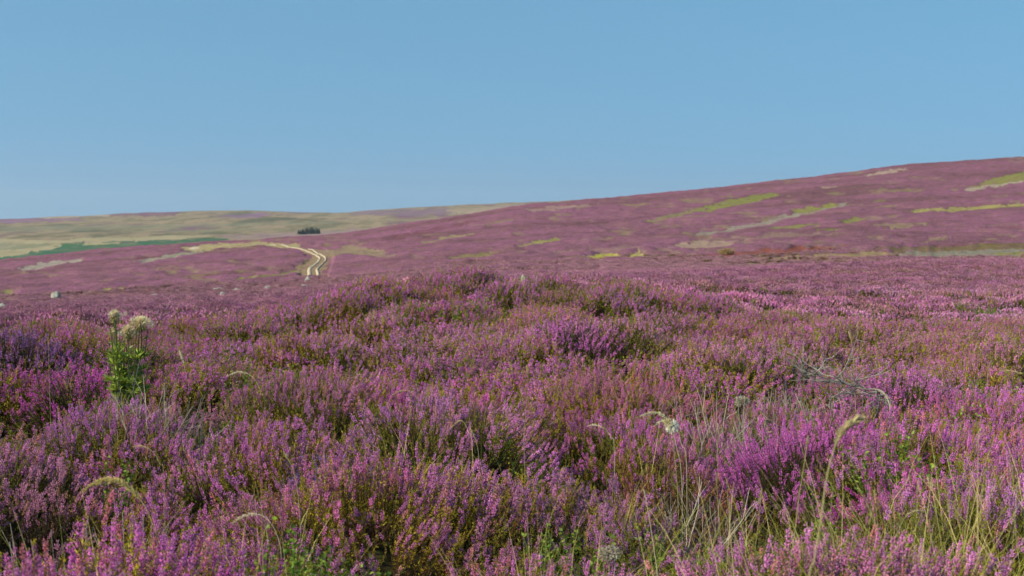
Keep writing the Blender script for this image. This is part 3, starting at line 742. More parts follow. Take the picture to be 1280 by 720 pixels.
def place_heather():
    P = []; R_ = []; S_ = []; I_ = []; T_ = []; G_ = []
    bands = [(2.3, 9.5, 60, 0), (9.5, 20, 52, 1), (20, 46, 34, 2), (46, 125, 15, 3)]
    for (y0, y1, dens, lod) in bands:
        x, y = jgrid(y0, y1, dens)
        h, gap, a, b = hummock(x, y)
        r = np.hypot(x, y)
        green = np.clip(gap * .85 + .38 * (fbm(x / .6, y / .6, 131, 2) - .35), 0, 1)
        for (fx, fy, R, w) in GREW:
            green = np.maximum(green, np.exp(-(((x - fx) ** 2 + (y - fy) ** 2) / (R * R)) ** 1.5) * w)
        keep = rng.uniform(size=len(x)) > np.clip(gap, 0, 1) ** 1.4 * (.85, .8, .6, .4, .2)[lod]
        for (bx, by, R) in BUSH_XY: keep &= ((x - bx) ** 2 + (y - by) ** 2) > (R * .88) ** 2
        # nothing grows on the camera's own spot
        keep &= r > 2.2
        if lod == 3: keep &= rng.uniform(size=len(x)) > sstep(95, 125, r) * .9
        if lod >= 3:
            z = ground_z(x, y); col, al = cover(x, y, z); keep &= (al < .15)
        x, y, h, gap, a, b, r, green = [v[keep] for v in (x, y, h, gap, a, b, r, green)]
        n = len(x); z = ground_z(x, y)
        e = .12
        gx = (hummock(x + e, y)[0] - hummock(x - e, y)[0]) / (2 * e); gy = (hummock(x, y + e)[0] - hummock(x, y - e)[0]) / (2 * e)
        tx = np.clip(-gx * .5, -.6, .6) + rng.normal(0, .10, n) + .12; ty = np.clip(-gy * .5, -.6, .6) + rng.normal(0, .09, n)
        if lod < 4:
            sz = np.clip(1. + .8 * h - .38 * gap, .5, 1.5) * rng.uniform(.85, 1.12, n); s = rng.uniform(.9, 1.15, n) * (1., 1.05, 1.15, 1.5, 1)[lod]
            if lod == 3: sz *= 1.15
        else:
            s = rng.uniform(.35, .85, n); sz = s * rng.uniform(.5, .9, n)
            z = z + .20
        if lod == 3: z = z + sstep(46, 75, r) * .12
        spin = rng.uniform(0, 2 * PI, n)
        rot = np.zeros((n, 3))
        # small leans: euler xyz with lean about x and y, spin in z applied first is lost for tiny angles, so bake per tuft
        for i in range(n):
            M = tilt_euler(tx[i], ty[i], spin[i])
            rot[i] = (math.atan2(M[2, 1], M[2, 2]), math.asin(max(-1, min(1, -M[2, 0]))), math.atan2(M[1, 0], M[0, 0]))
        u = rng.uniform(size=n)
        gsel = (rng.uniform(size=n) < green * 1.0)
        if lod == 0: idx = np.where(gsel, 5 + (u * 3).astype(int), (u * 5).astype(int))
        elif lod == 1: idx = np.where(gsel, 12 + (u * 2).astype(int), 8 + (u * 4).astype(int))
        elif lod in (2, 3): idx = np.where(gsel & (lod == 2), 17, 14 + (u * 3).astype(int))
        else: idx = 18 + (u * 3).astype(int)
        t, g = tint_field(x, y, a, b)
        if lod >= 3:
            w = sstep(46, 100, r)[:, None]; v = vnoise(x / 7, y / 7, 141)[:, None]
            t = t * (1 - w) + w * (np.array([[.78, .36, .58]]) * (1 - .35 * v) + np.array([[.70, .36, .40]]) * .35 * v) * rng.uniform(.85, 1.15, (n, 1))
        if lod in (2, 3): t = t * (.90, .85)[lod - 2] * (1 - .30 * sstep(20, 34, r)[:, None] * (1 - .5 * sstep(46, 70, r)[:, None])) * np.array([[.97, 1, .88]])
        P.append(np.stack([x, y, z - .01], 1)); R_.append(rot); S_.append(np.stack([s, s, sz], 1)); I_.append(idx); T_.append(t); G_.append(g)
    forms = []
    for k in range(5): forms.append(tuft(0, .78, .30, .13, 16))
    for k in range(3): forms.append(tuft(0, (.25, .1, .45)[k], .28, .12, 12, leaf=((.19, .21, .03), (.22, .27, .03), (.20, .14, .04))[k]))
    for k in range(4): forms.append(tuft(1, .75, .30, .14, 17))
    for k in range(2): forms.append(tuft(1, (.2, .4)[k], .28, .13, 12, leaf=((.20, .23, .03), (.20, .17, .035))[k]))
    for k in range(3): forms.append(tuft(2, .97, .30, .15, 26, leaf=(.16, .15, .035)))
    forms.append(tuft(2, .3, .29, .15, 13, leaf=(.19, .21, .03)))
    for k in range(3): forms.append(clump())
    ms = [f.mesh('heather_form', M_PLANT) for f in forms]
    print('heather plants', sum(len(p) for p in P), 'tris per form', [len(m.polygons) for m in ms])
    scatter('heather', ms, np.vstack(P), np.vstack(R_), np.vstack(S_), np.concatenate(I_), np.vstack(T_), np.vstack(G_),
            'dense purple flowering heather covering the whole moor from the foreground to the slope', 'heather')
place_heather()

def place_around(spots, dens, forms, name, label, cat, hs=(.85, 1.15), zs=1., sink=.01):
    P = []; S = []; I = []; R = []
    for (px, py, Y, rad, k) in spots:
        c = pt(px, py, Y); n = max(1, int(dens * k * PI * rad * rad))
        a = rng.uniform(0, 2 * PI, n); r = rad * np.sqrt(rng.uniform(0, 1, n)); x = c[0] + r * np.cos(a); y = c[1] + r * np.sin(a) * 1.2
        z = ground_z(x, y); h = hummock(x, y)[0]
        P.append(np.stack([x, y, z - sink], 1)); s = rng.uniform(hs[0], hs[1], n)
        S.append(np.stack([s, s, s * zs * (1 + .8 * np.clip(h, -.1, .3))], 1)); I.append(rng.integers(0, len(forms), n))
        R.append(np.stack([rng.normal(0, .12, n), rng.normal(0, .12, n), rng.uniform(0, 6.28, n)], 1))
    P = np.vstack(P); n = len(P)
    v = rng.uniform(.75, 1.2, (n, 1)) * np.ones((n, 3))
    scatter(name, [f.mesh(name + '_form', M_PLANT) for f in forms], P, np.vstack(R), np.vstack(S), np.concatenate(I), v, v, label, cat)
place_around([(1220, 700, 4.4, .8, .75), (1080, 690, 4.5, .6, .4), (900, 700, 4.4, .7, .3), (860, 600, 5.8, .4, .4), (370, 700, 4.4, .3, .5), (60, 690, 4.6, .4, .4), (1250, 600, 5.4, .5, .5), (760, 700, 4.4, .4, .7),
              (1000, 650, 4.9, .6, .25), (1180, 660, 4.8, .5, .4), (640, 560, 6.6, .9, .07), (300, 600, 5.5, .9, .07), (500, 640, 5., .8, .08), (1000, 480, 8, 1.2, .02)],
             60, [grass_tuft(9, .42, .55), grass_tuft(7, .50, .25), grass_tuft(12, .34, .85)], 'grass',
             'thin green and straw-coloured grass blades growing up through the heather in the foreground', 'grass')
place_around([(160, 470, 8.6, .22, 1.5), (695, 640, 5.2, .16, 1.6), (1060, 570, 6.2, .14, 1.5), (1110, 575, 6.1, .12, 1.6), (1190, 610, 5.5, .12, 1.), (360, 680, 4.6, .25, .9), (420, 650, 4.9, .12, .5), (1000, 610, 5.6, .12, 1.),
              (620, 500, 7.6, .2, .7), (690, 560, 6.4, .2, .6), (270, 460, 9, .2, .9), (340, 440, 10.5, .3, .8), (800, 420, 12, .3, .9), (885, 410, 12.6, .3, .9), (1120, 560, 6.3, .12, 1.),
              (1240, 440, 10, .25, .8), (520, 375, 15.5, .3, .7), (600, 375, 15.5, .3, .8), (110, 585, 6., .15, .7), (1200, 500, 7.6, .15, .8), (760, 690, 4.5, .15, .8), (1220, 360, 22, .5, .8), (20, 660, 5.0, .15, .8), (840, 640, 5.1, .2, .5)],
             55, [bilberry_tuft(80, .30), bilberry_tuft(60, .34), bilberry_tuft(90, .26)], 'bilberry_leaves',
             'bright green bilberry leaves showing in the gaps between the heather', 'bilberry', zs=1.05)
place_around([(905, 495, 7.6, .28, 1.3), (950, 460, 9.2, .3, .9), (200, 505, 7.6, .26, 1.2), (40, 650, 4.9, .25, .8), (870, 560, 6.5, .2, .8), (660, 490, 7.8, .25, .5), (820, 560, 6.4, .25, .9), (90, 650, 4.9, .3, .4),
              (1020, 480, 8.2, .3, .9), (600, 470, 8.6, .4, .3)],
             70, [twig_tangle(12, .34, (.44, .36, .27)), twig_tangle(14, .32, (.34, .26, .19)), twig_tangle(10, .38, (.52, .45, .36))], 'dead_heather_twigs',
             'fine grey brown dead heather twigs tangled among the living plants', 'dead twigs', zs=1.1)

# ------------------------------------------------------------------ grass stalks (things)
STRAW_C = (.50, .42, .20); PALE_C = (.62, .55, .36)
def head_mesh(pts, w, c, dens=1.):
    """a feathery seed head along a polyline"""
    seg = np.linalg.norm(np.diff(pts, axis=0), axis=1).sum(); n = max(14, int(seg / .0011 * dens))
    q = np.sort(rng.uniform(0, 1, n)); t = q * (len(pts) - 1); i = np.clip(t.astype(int), 0, len(pts) - 2); f = (t - i)[:, None]
    P = pts[i] * (1 - f) + pts[i + 1] * f; T = unit(pts[i + 1] - pts[i]); u, w2 = perp(T); th = rng.uniform(0, 2 * PI, n)[:, None]
    D = T * rng.uniform(1.0, 2.2, (n, 1)) + u * np.cos(th) + w2 * np.sin(th)
    prof = np.sin(PI * np.clip(q * .9 + .07, 0, 1)) ** .7
    mb = MB(); C = rc(c, n, .2); L = w * rng.uniform(.8, 1.5, n) * (.35 + prof)
    mb.add(*buds(P, D, L, L * .26, C, .4)); return mb
def stalk(label, Y, pix, head=.08, hw=.009, c=STRAW_C, r=.0013, drift=.05, group=None, leaf=False):
    P = [pt(a, b, Y + drift * (k / max(1, len(pix) - 1) - .5) * 2) for k, (a, b) in enumerate(pix)]
    x0, y0 = P[0][0] + (P[0][0] - P[1][0]) * .3, Y - drift; g = float(ground_z(x0, y0))
    base = np.array([x0, y0, g])
    if P[0][2] - g > .08: P = [base] + P
    else: P[0][2] = min(P[0][2], g + .02); base = P[0].copy()
    pts = catmull(P, 8 * len(P)) - base
    d = np.linalg.norm(np.diff(pts, axis=0), axis=1)[::-1].cumsum(); k = len(pts) - 1 - int(np.searchsorted(d, head)); k = max(2, min(k, len(pts) - 3))
    t = thing('grass_stalk', label, 'grass stalk', tuple(base), group)
    mb = MB(); rad = np.linspace(r, r * .55, len(pts)); mb.add(*tube(pts, rad, np.array(c) * .95, 5)); add_obj('stem', mb.mesh('stem', M_LEAF), t)
    hp = pts[k:]; add_obj('seed_head', head_mesh(hp, hw, c).mesh('seed_head', M_LEAF), t)
    if leaf:
        mb = MB(); L = .22; a = rng.uniform(0, 6.28); dd = np.array([math.cos(a), math.sin(a) * .4, 0])
        i = len(pts) // 3; tt = np.linspace(0, 1, 6)[:, None]; q = pts[i] + dd * tt * L * .8 + np.array([0, 0, 1]) * (tt - tt * tt * .9) * L
        s = np.cross(unit(dd), [0, 0, 1]); w = .0022 * (1 - .85 * tt); V = np.vstack([q + s * w, q - s * w]); F = []
        for m in range(5): F += [[m, m + 1, m + 7], [m, m + 7, m + 6]]
        mb.add(V, F, np.array(c) * .9); add_obj('leaf', mb.mesh('leaf', M_LEAF), t)
S = stalk
S('tall blurred straw grass stalk with a plump bent head in the right foreground', 3.0, [(1010, 760), (1018, 700), (1026, 650), (1033, 600), (1043, 560), (1052, 540), (1066, 528), (1080, 522)], .11, .013, STRAW_C, .0022, leaf=True)
S('tall thin straw grass stalk just left of the blurred one with the bent head', 4.1, [(985, 725), (993, 670), (999, 620), (1006, 575), (1010, 545)], .06, .006, STRAW_C, .0014)
S('upright straw grass stalk with a pale tip standing in front of the dead branch', 7.6, [(1070, 520), (1068, 480), (1067, 450), (1064, 425), (1061, 414)], .07, .008, (.55, .42, .26), .0016)
S('golden arching grass plume bowing left in the lower left foreground', 4.9, [(215, 720), (200, 680), (188, 648), (178, 628), (163, 611), (145, 601), (125, 602), (103, 614)], .27, .016, (.56, .46, .16), .0016)
S('short cream grass plume arching left beside the full purple bush', 4.9, [(352, 700), (346, 668), (335, 650), (322, 643), (305, 645), (290, 655)], .14, .009, PALE_C, .0013)
S('cream grass plume arching left just above the white seed ball', 6.5, [(858, 580), (852, 556), (846, 538), (834, 523), (818, 516), (800, 520)], .17, .011, PALE_C, .0014)
S('small curled cream grass plume hooked left in front of the white seed ball', 6.4, [(852, 600), (846, 560), (838, 534), (828, 526), (818, 532)], .08, .009, PALE_C, .0013)
S('tall rust-tinged bare grass stalk right of the central hollow', 6.3, [(656, 590), (655, 550), (657, 515), (660, 480), (659, 456)], .06, .007, (.48, .30, .16), .0014)
S('leaning pink straw grass stalk with a nodding tip left of the grey twigs', 7.0, [(897, 560), (893, 520), (888, 488), (880, 462), (872, 446)], .06, .009, (.50, .34, .24), .0015)
S('short pale grass head behind and right of the thistle', 8.8, [(236, 490), (233, 470), (229, 452), (224, 438)], .10, .011, PALE_C, .0014)
S('cream grass plume arching left over the dark hollow on the left', 8.4, [(330, 500), (324, 484), (314, 470), (300, 465), (284, 470)], .15, .010, PALE_C, .0014)
S('grass stalk with a pale narrow head in the lower right grassy patch', 4.5, [(1182, 740), (1178, 690), (1172, 650), (1166, 615), (1159, 594)], .07, .009, STRAW_C, .0013, leaf=True)
S('short hooked grass plume curling over to the right, lower right', 4.7, [(1118, 690), (1124, 662), (1133, 645), (1148, 639), (1162, 645)], .12, .007, STRAW_C, .0012)
S('straw grass plume reaching in from the right picture edge', 8.4, [(1320, 520), (1305, 490), (1288, 472), (1270, 465), (1250, 463)], .14, .009, (.58, .46, .24), .0015)
S('small nodding grass stalk close above the plume at the right edge', 9.0, [(1234, 480), (1236, 460), (1241, 447), (1248, 445), (1254, 451)], .07, .006, STRAW_C, .0014)
S('yellow green grass stalk with a bent tip right of the cream plume', 5.2, [(376, 680), (375, 650), (372, 615), (366, 585), (354, 564)], .05, .006, (.46, .44, .16), .0013, leaf=True)
S('thin straw grass stalk leaning left below the centre', 6.0, [(598, 610), (599, 580), (596, 555), (588, 535)], .05, .006, STRAW_C, .0012)
S('small arched grass plume bowing left below the centre', 6.6, [(590, 560), (586, 540), (577, 526), (564, 534)], .08, .007, STRAW_C, .0012)
S('straight pale grass stalk rising from the bottom edge below the rusty bush', 4.5, [(822, 730), (818, 690), (812, 650), (805, 612)], .04, .005, PALE_C, .0015)
S('long thin grass stalk slanting left on the shoulder of the central rise', 12.0, [(470, 435), (460, 405), (446, 380), (428, 358)], .09, .008, (.46, .36, .16), .0017)
S('straight straw grass stalk standing in the shaded hollow at the left', 8.2, [(63, 520), (62, 490), (61, 455), (60, 420)], .06, .006, (.42, .36, .18), .0014)
S('small grass plume arched left in the middle of the heather', 7.6, [(530, 520), (524, 502), (515, 491), (503, 488), (490, 494)], .10, .007, STRAW_C, .0012)
S('small straw grass plume nodding left of the rusty bush', 6.6, [(768, 570), (764, 548), (756, 536), (744, 531), (734, 533)], .10, .007, PALE_C, .0012)
S('little arched grass plume in the mauve heather at lower left', 5.6, [(205, 600), (200, 580), (192, 566), (180, 558), (166, 558)], .10, .007, (.50, .36, .20), .0012)
GT = 'thin straw grass stems at lower right'
for px, top, lean, Y in ((905, 590, -10, 4.9), (940, 610, 12, 4.6), (1105, 610, -12, 4.7), (1140, 600, 8, 4.6), (1195, 625, -10, 4.4), (1215, 610, 14, 4.4), (1238, 640, -14, 4.2), (1262, 600, 10, 4.5), (1275, 640, -8, 4.3), (1080, 640, 9, 4.4)):
    S('thin straw grass stem among the tufts at lower right', Y, [(px, 735), (px + lean * .3, 690), (px + lean * .7, (690 + top) / 2), (px + lean, top)], .05, .006, (.46, .40, .16), .0011, group=GT)
for px, top, lean, Y in ((598, 322, -2, 16.5), (566, 330, 3, 16.0), (490, 338, -3, 15.5)):
    S('fine grass stem standing above the heather on the crest of the central rise', Y, [(px, 360), (px + lean * .4, 345), (px + lean, top)], .06, .006, (.46, .36, .2), .0015, group='fine grass stems on the crest')

# ------------------------------------------------------------------ white seed ball
def fluff(center, R, n, c, down=0.0):
    D = unit(rng.normal(0, 1, (n, 3)) + [0, 0, down]); mb = MB()
    mb.add(*blades(center + D * R * .15, D, R * rng.uniform(.7, 1.1, n), np.full(n, R * .10), rc(c, n, .1))); return mb
p = pt(840, 533, 6.3); gz = float(ground_z(p[0], 6.3)); base = np.array([p[0] + .02, 6.3, gz])
t = thing('seed_ball', 'round white fluffy seed ball on a stalk above the small rusty bush', 'seed head', tuple(base))
mb = MB(); mb.add(*tube(catmull([[0, 0, 0], [.01, 0, (p[2] - gz) * .5], p - base], 12), .0018, (.36, .34, .14), 5)); add_obj('stem', mb.mesh('stem', M_LEAF), t)
mb = fluff(p - base, .034, 420, (.88, .84, .70), -.5); mb.add(*fluff(p - base + [-.02, 0, .012], .026, 150, (.62, .52, .26), .6).arrays()); add_obj('fluff', mb.mesh('fluff', M_LEAF), t)

# ------------------------------------------------------------------ thistle
Yt = 8.5; base = pt(158, 480, Yt); base[2] = float(ground_z(base[0], Yt))
t = thing('thistle', 'green thistle with three cream fluffy seed heads standing in the heather at left', 'thistle', tuple(base))
heads = [(143, 395), (176, 404), (160, 415)]
for k, (hx, hy) in enumerate(heads):
    hp = pt(hx, hy, Yt + (.05, -.04, -.10)[k]) - base
    pts = catmull([[(.02, -.02, 0)[k], 0, 0], [hp[0] * .35 + .01, hp[1] * .3, hp[2] * .5], hp * [1, 1, .85] + [0, 0, 0], hp], 14)
    mb = MB(); mb.add(*tube(pts, np.linspace(.005, .003, 14), (.16, .22, .06), 5))
    n = 16; q = rng.uniform(.15, .95, n); P = np.array([pts[int(v * 13)] for v in q]); az = rng.uniform(0, 6.28, n)
    mb.add(*blades(P, np.stack([np.cos(az), np.sin(az), rng.uniform(-.2, .8, n)], 1), rng.uniform(.04, .08, n), np.full(n, .012), rc((.20, .28, .07), n, .25), .15))
    st = add_obj('stem', mb.mesh('stem', M_LEAF), t)
    R = (.050, .060, .056)[k]
    mb = fluff(hp + [0, 0, .005], R * .75, 260, ((.72, .62, .36), (.88, .78, .50), (.80, .68, .42))[k], .5)
    for m in range(7):
        o2 = hp + rng.normal(0, R * .42, 3) * [1.3, 1, .5]; f = fluff(o2, R * rng.uniform(.3, .6), 60, ((.72, .62, .40), (.55, .44, .24), (.80, .74, .58))[m % 3], .3); mb.add(*f.arrays())
    hd = add_obj('seed_head', mb.mesh('seed_head', M_LEAF), t)
    mb = MB(); n = 90; D = unit(rng.normal(0, 1, (n, 3)) + [0, 0, -.9]); mb.add(*blades(hp + D * R * .25 - [0, 0, R * .2], D, np.full(n, R * .55), np.full(n, .007), rc((.34, .32, .12), n, .3))); add_obj('bracts', mb.mesh('bracts', M_LEAF), hd)
mb = MB()
for s in range(34):
    a = rng.uniform(0, 6.28); r = rng.uniform(.02, .16); top = np.array([math.cos(a) * r, math.sin(a) * r, (-.62 - base[2]) * rng.uniform(.78, 1.08)])
    pts = catmull([top * [.2, .2, 0], top * .5, top], 8); mb.add(*tube(pts, .003, (.14, .20, .05), 4))
    n = 85; q = rng.uniform(.45, 1, n); P = np.array([pts[int(v * 7)] for v in q]); az = rng.uniform(0, 6.28, n)
    mb.add(*blades(P, np.stack([np.cos(az), np.sin(az), rng.uniform(.1, 1.1, n)], 1), rng.uniform(.035, .075, n), rng.uniform(.008, .014, n), rc((.32, .39, .06), n, .3), .12))
o = add_obj('leafy_shoots', mb.mesh('leafy_shoots', M_LEAF), t)

# ------------------------------------------------------------------ dead branch
Yb = 7.5
def bp(l): return [pt(a, b, Yb + d) for (a, b, d) in l]
main = bp([(1114, 522, -.1), (1110, 500, -.05), (1100, 488, 0), (1080, 486, .03), (1062, 481, .05), (1045, 472, .08), (1025, 468, .12), (1008, 468, .16)])
base = main[0].copy()
base[2] = float(ground_z(base[0], base[1])) + .0; main = [base + [0.01, 0, 0]] + main
t = thing('dead_branch', 'bare pale grey dead branch with fine twigs lying over the heather at right', 'branch', tuple(base))
pts = catmull(main, 60) - base
mb = MB(); mb.add(*tube(pts, np.linspace(.0068, .0022, 60), (.44, .38, .29), 7)); add_obj('branch', mb.mesh('branch', M_LEAF, True), t)
for k in range(32):
    i = rng.integers(14, 58); p0 = pts[i]; d = unit(np.array([rng.uniform(-1.3, .1), rng.uniform(-.3, .5), rng.uniform(-.35, .30)])); L = rng.uniform(.12, .30)
    P = [p0]; dd = d
    for j in range(4): dd = unit(dd + rng.normal(0, .25, 3)); P.append(P[-1] + dd * L / 4)
    mb = MB(); c = np.array((.38, .35, .30)) * rng.uniform(.75, 1.15); mb.add(*tube(catmull(P, 10), np.linspace(.0036, .0014, 10), c, 4))
    for j in range(8):
        q = P[rng.integers(1, 5)]; d2 = unit(dd + rng.normal(0, .7, 3)); l2 = rng.uniform(.04, .12)
        mb.add(*tube(np.array([q, q + d2 * l2 * .5, q + d2 * l2 + rng.normal(0, .01, 3)]), np.array([.0016, .0012, .0008]), c, 3))
    add_obj('twig', mb.mesh('twig', M_LEAF), t)

# ------------------------------------------------------------------ boulders, lichen, tussocks
def stone_mat():
    m, nt, out = new_mat('lichened_stone'); g = nd(nt, 'ShaderNodeTexCoord'); P = g.outputs['Object']
    c = ramp(nt, noise(nt, P, 5., 5, .65), [(.3, (.15, .15, .13)), (.5, (.32, .32, .28)), (.68, (.46, .45, .38))])
    c = mixc(nt, c, (.36, .38, .12), ramp(nt, noise(nt, P, 2.6, 3), [(.55, (0, 0, 0)), (.68, (.7, .7, .7))]))
    b = nd(nt, 'ShaderNodeBsdfDiffuse'); nt.links.new(c, b.inputs[0]); bm = nd(nt, 'ShaderNodeBump'); bm.inputs['Distance'].default_value = .04
    nt.links.new(noise(nt, P, 9., 4), bm.inputs['Height']); nt.links.new(bm.outputs[0], b.inputs['Normal']); nt.links.new(b.outputs[0], out.inputs[0]); return m
M_STONE = stone_mat()
def boulder(px, py, wpx, hpx, label, Y=None, lo=60, hi=140, peak=0., group=None):
    if Y is None: Y = find_Y(px, py + hpx * .5, lo, hi, .25)
    k = Y / FPX; w = wpx * k; h = hpx * k * 1.1; p = pt(px, py, Y)
    me = bpy.data.meshes.new('boulder')
    import bmesh
    bm = bmesh.new(); bmesh.ops.create_icosphere(bm, subdivisions=4, radius=.5)
    V = np.array([v.co[:] for v in bm.verts]); s = px * .37
    D = unit(V); n = fbm(D[:, 0] * 1.7 + s, D[:, 1] * 1.7 + D[:, 2] * 2.1, 201, 3); n2 = fbm(D[:, 0] * 6 + s, D[:, 2] * 6 + D[:, 1] * 5, 211, 2)
    V = D * (.5 * (.72 + .55 * n + .10 * n2))[:, None]
    V = np.sign(V) * np.abs(V) ** .85 * .62 ** .15
    V[:, 2] += peak * np.clip(.35 - np.hypot(V[:, 0], V[:, 1]), 0, 1)
    V[:, 2] = np.maximum(V[:, 2], -.22)
    ext = V.max(0) - V.min(0); V /= ext
    V[:, 2] -= V[:, 2].min()
    base_z = float(ground_z(p[0], Y)); top = p[2] + h * .5
    V *= [w, w * .75, max(top - base_z + .05, h)]
    for v, c in zip(bm.verts, V): v.co = c
    bm.to_mesh(me); bm.free()
    for f in me.polygons: f.use_smooth = False
    me.materials.append(M_STONE); o = add_obj('boulder', me, loc=(p[0], Y, base_z - .05)); o['label'] = label; o['category'] = 'boulder'
    if group: o['group'] = group
boulder(70, 370, 13, 11, 'grey lone boulder on the moor at far left, below the pale strips')
boulder(193, 370, 15, 5, 'flat grey boulder lying low between the lone boulder and the rock group')
boulder(279, 369, 13, 8, 'upright pale boulder lowest of the rock group left of the track')
boulder(274, 362, 22, 5, 'long flat grey boulder behind the upright pale one')
boulder(298, 363, 17, 5, 'flat brownish boulder at the right end of the rock group')
boulder(385, 349, 9, 9, 'pointed pale boulder just below the track ruts', peak=.8)
boulder(382, 358, 22, 5, 'wide flat grey boulder in front of the pointed one')
boulder(336, 360, 14, 5, 'low whitish boulder midway between the rock group and the track')
boulder(4, 384, 12, 10, 'pale boulder half out of the picture at the far left edge', lo=40)
boulder(655, 346, 13, 5, 'pale lichened stone on the crest of the central rise, left of a smaller one', Y=19.5)
boulder(672, 347, 9, 5, 'small pale stone on the crest of the central rise, right of the larger one', Y=19.3)
def lichen_tuft(px, py, Y, R, label):
    p = pt(px, py, Y); z = float(ground_z(p[0], Y)); t = thing('lichen_tuft', label, 'lichen', (p[0], Y, z)); h = p[2] - z
    mb = MB()
    for k in range(6):
        a = rng.uniform(0, 6.28); mb.add(*tube(catmull([[0, 0, 0], [.3 * R * math.cos(a), .3 * R * math.sin(a), h * .6], [.7 * R * math.cos(a), .7 * R * math.sin(a), h]], 8), .0012, (.30, .27, .22), 3))
    add_obj('stems', mb.mesh('stems', M_LEAF), t)
    n = 520; D = unit(rng.normal(0, 1, (n, 3))); P = D * R * rng.uniform(.1, .8, (n, 1)) * [1.2, 1.2, .8] + [0, 0, h]; mb = MB()
    mb.add(*buds(P, D + rng.normal(0, .5, (n, 3)), R * rng.uniform(.2, .45, n), R * .12, rc((.50, .45, .33), n, .35), .5)); add_obj('crust', mb.mesh('crust', M_LEAF), t)
lichen_tuft(762, 692, 4.6, .035, 'whitish lichen tuft among the grass at the bottom edge')
lichen_tuft(928, 502, 7.6, .04, 'pale grey lichen tuft showing among the fine grey twigs')
def tussock(px, py, wpx, hpx, c, label, lo=65, hi=160, group=None):
    Y = find_Y(px, py + hpx * .4, lo, hi, .1); k = Y / FPX; w = wpx * k; h = max(hpx * k, .35); p = pt(px, py, Y); z = float(ground_z(p[0], Y))
    h = max(h, p[2] + hpx * k * .5 - z)
    mb = MB(); n = 420; a = rng.uniform(0, 6.28, n); r = np.sqrt(rng.uniform(0, 1, n)); P = np.stack([np.cos(a) * r * w * .45, np.sin(a) * r * w * .3, 0 * a], 1)
    D = np.stack([np.cos(a) * r * .4, np.sin(a) * r * .4, np.ones(n)], 1) + rng.normal(0, .12, (n, 3))
    mb.add(*buds(P, D, h * rng.uniform(.5, 1.05, n) * (1 - .3 * r), np.full(n, .06), rc(c, n, .25), .35))
    o = add_obj('grass_tussock', mb.mesh('grass_tussock', M_LEAF), loc=(p[0], Y, z)); o['label'] = label; o['category'] = 'grass tussock'
tussock(908, 313, 18, 11, (.46, .34, .16), 'rounded straw-coloured grass tussock at the right end of the rust-red strip')
tussock(752, 322, 36, 6, (.44, .38, .08), 'long low yellow grass tussock left of the shorter yellow one on the slope foot')
tussock(795, 322, 18, 8, (.46, .40, .12), 'short yellow grass tussock between the long yellow one and the rust-red strip')
tussock(840, 336, 14, 5, (.12, .13, .03), 'dark olive tussock on the plateau edge below the rust-red strip', lo=30)

# ------------------------------------------------------------------ track of two pale ruts
def rut(pix, w):
    P = [];
    for (a, b) in pix:
        Y = find_Y(a, b, 90, 420, .0); q = pt(a, b, Y); P.append([q[0], q[1]])
    P = catmull(np.hstack([np.array(P), np.zeros((len(P), 1))]), 140)[:, :2]
    T = unit(np.gradient(P, axis=0)); N = np.stack([-T[:, 1], T[:, 0]], 1)
    wv = w * (.8 + .5 * vnoise(np.arange(140) / 9., np.zeros(140), 231))[:, None]
    rows = []
    for s in (-1, -.4, .4, 1):
        q = P + N * s * wv * .5; z = ground_z(q[:, 0], q[:, 1]) + (.13 if abs(s) < .9 else .02); rows.append(np.stack([q[:, 0], q[:, 1], z], 1))
    V = np.stack(rows, 1).reshape(-1, 3); F = []
    for i in range(139):
        for j in range(3): F.append([i * 4 + j, i * 4 + j + 1, (i + 1) * 4 + j + 1]); F.append([i * 4 + j, (i + 1) * 4 + j + 1, (i + 1) * 4 + j])
    return V, np.array(F), np.array([1., 1, 1])
def track_mat():
    m, nt, out = new_mat('sandy_track'); g = nd(nt, 'ShaderNodeNewGeometry')
    c = ramp(nt, noise(nt, g.outputs['Position'], .8, 4, .7), [(.35, (.42, .34, .23)), (.6, (.58, .49, .35))]); b = nd(nt, 'ShaderNodeBsdfDiffuse'); nt.links.new(c, b.inputs[0]); nt.links.new(b.outputs[0], out.inputs[0]); return m
mb = MB(); mb.add(*rut([(338, 305.5), (356, 307), (372, 310.5), (381, 313), (390, 316.5), (399, 322), (398, 327), (391, 333), (386.5, 338), (387, 345)], .38))
mb.add(*rut([(386, 311.5), (393, 314), (400, 318), (407, 323), (404, 329), (399, 334), (396, 339), (398, 345)], .28))
o = add_obj('track', mb.mesh('track', track_mat(), True)); o['kind'] = 'structure'

# ------------------------------------------------------------------ far copse
def far_tree(px, Y, h, w, first=None):
    x = (px - 640) / FPX * Y; z = float(ground_z(x, Y))
    t = thing('spruce_tree', 'dark spruce in the small far copse on the hillside beyond the track', 'tree', (x, Y, z - .5), 'trees of the far copse')
    mb = MB(); mb.add(*tube(np.array([[0, 0, 0], [0, 0, h * .5], [0, 0, h * .95]]), np.array([.35, .22, .06]), (.08, .06, .04), 6)); add_obj('trunk', mb.mesh('trunk', M_LEAF), t)
    mb = MB(); n = 320; q = rng.uniform(.06, 1, n); a = rng.uniform(0, 6.28, n); P = np.stack([0 * q, 0 * q, q * h], 1)
    R = w * .5 * (1.05 - q) ** .7 * rng.uniform(.6, 1.15, n); D = np.stack([np.cos(a), np.sin(a), rng.uniform(-.3, .25, n)], 1)
    mb.add(*buds(P, D, R, R * .35 + .3, rc((.035, .06, .03), n, .3), .6)); add_obj('crown', mb.mesh('crown', M_LEAF), t)
Yc = find_Y(386, 292.5, 2300, 5500, 0)
print('copse at', Yc)
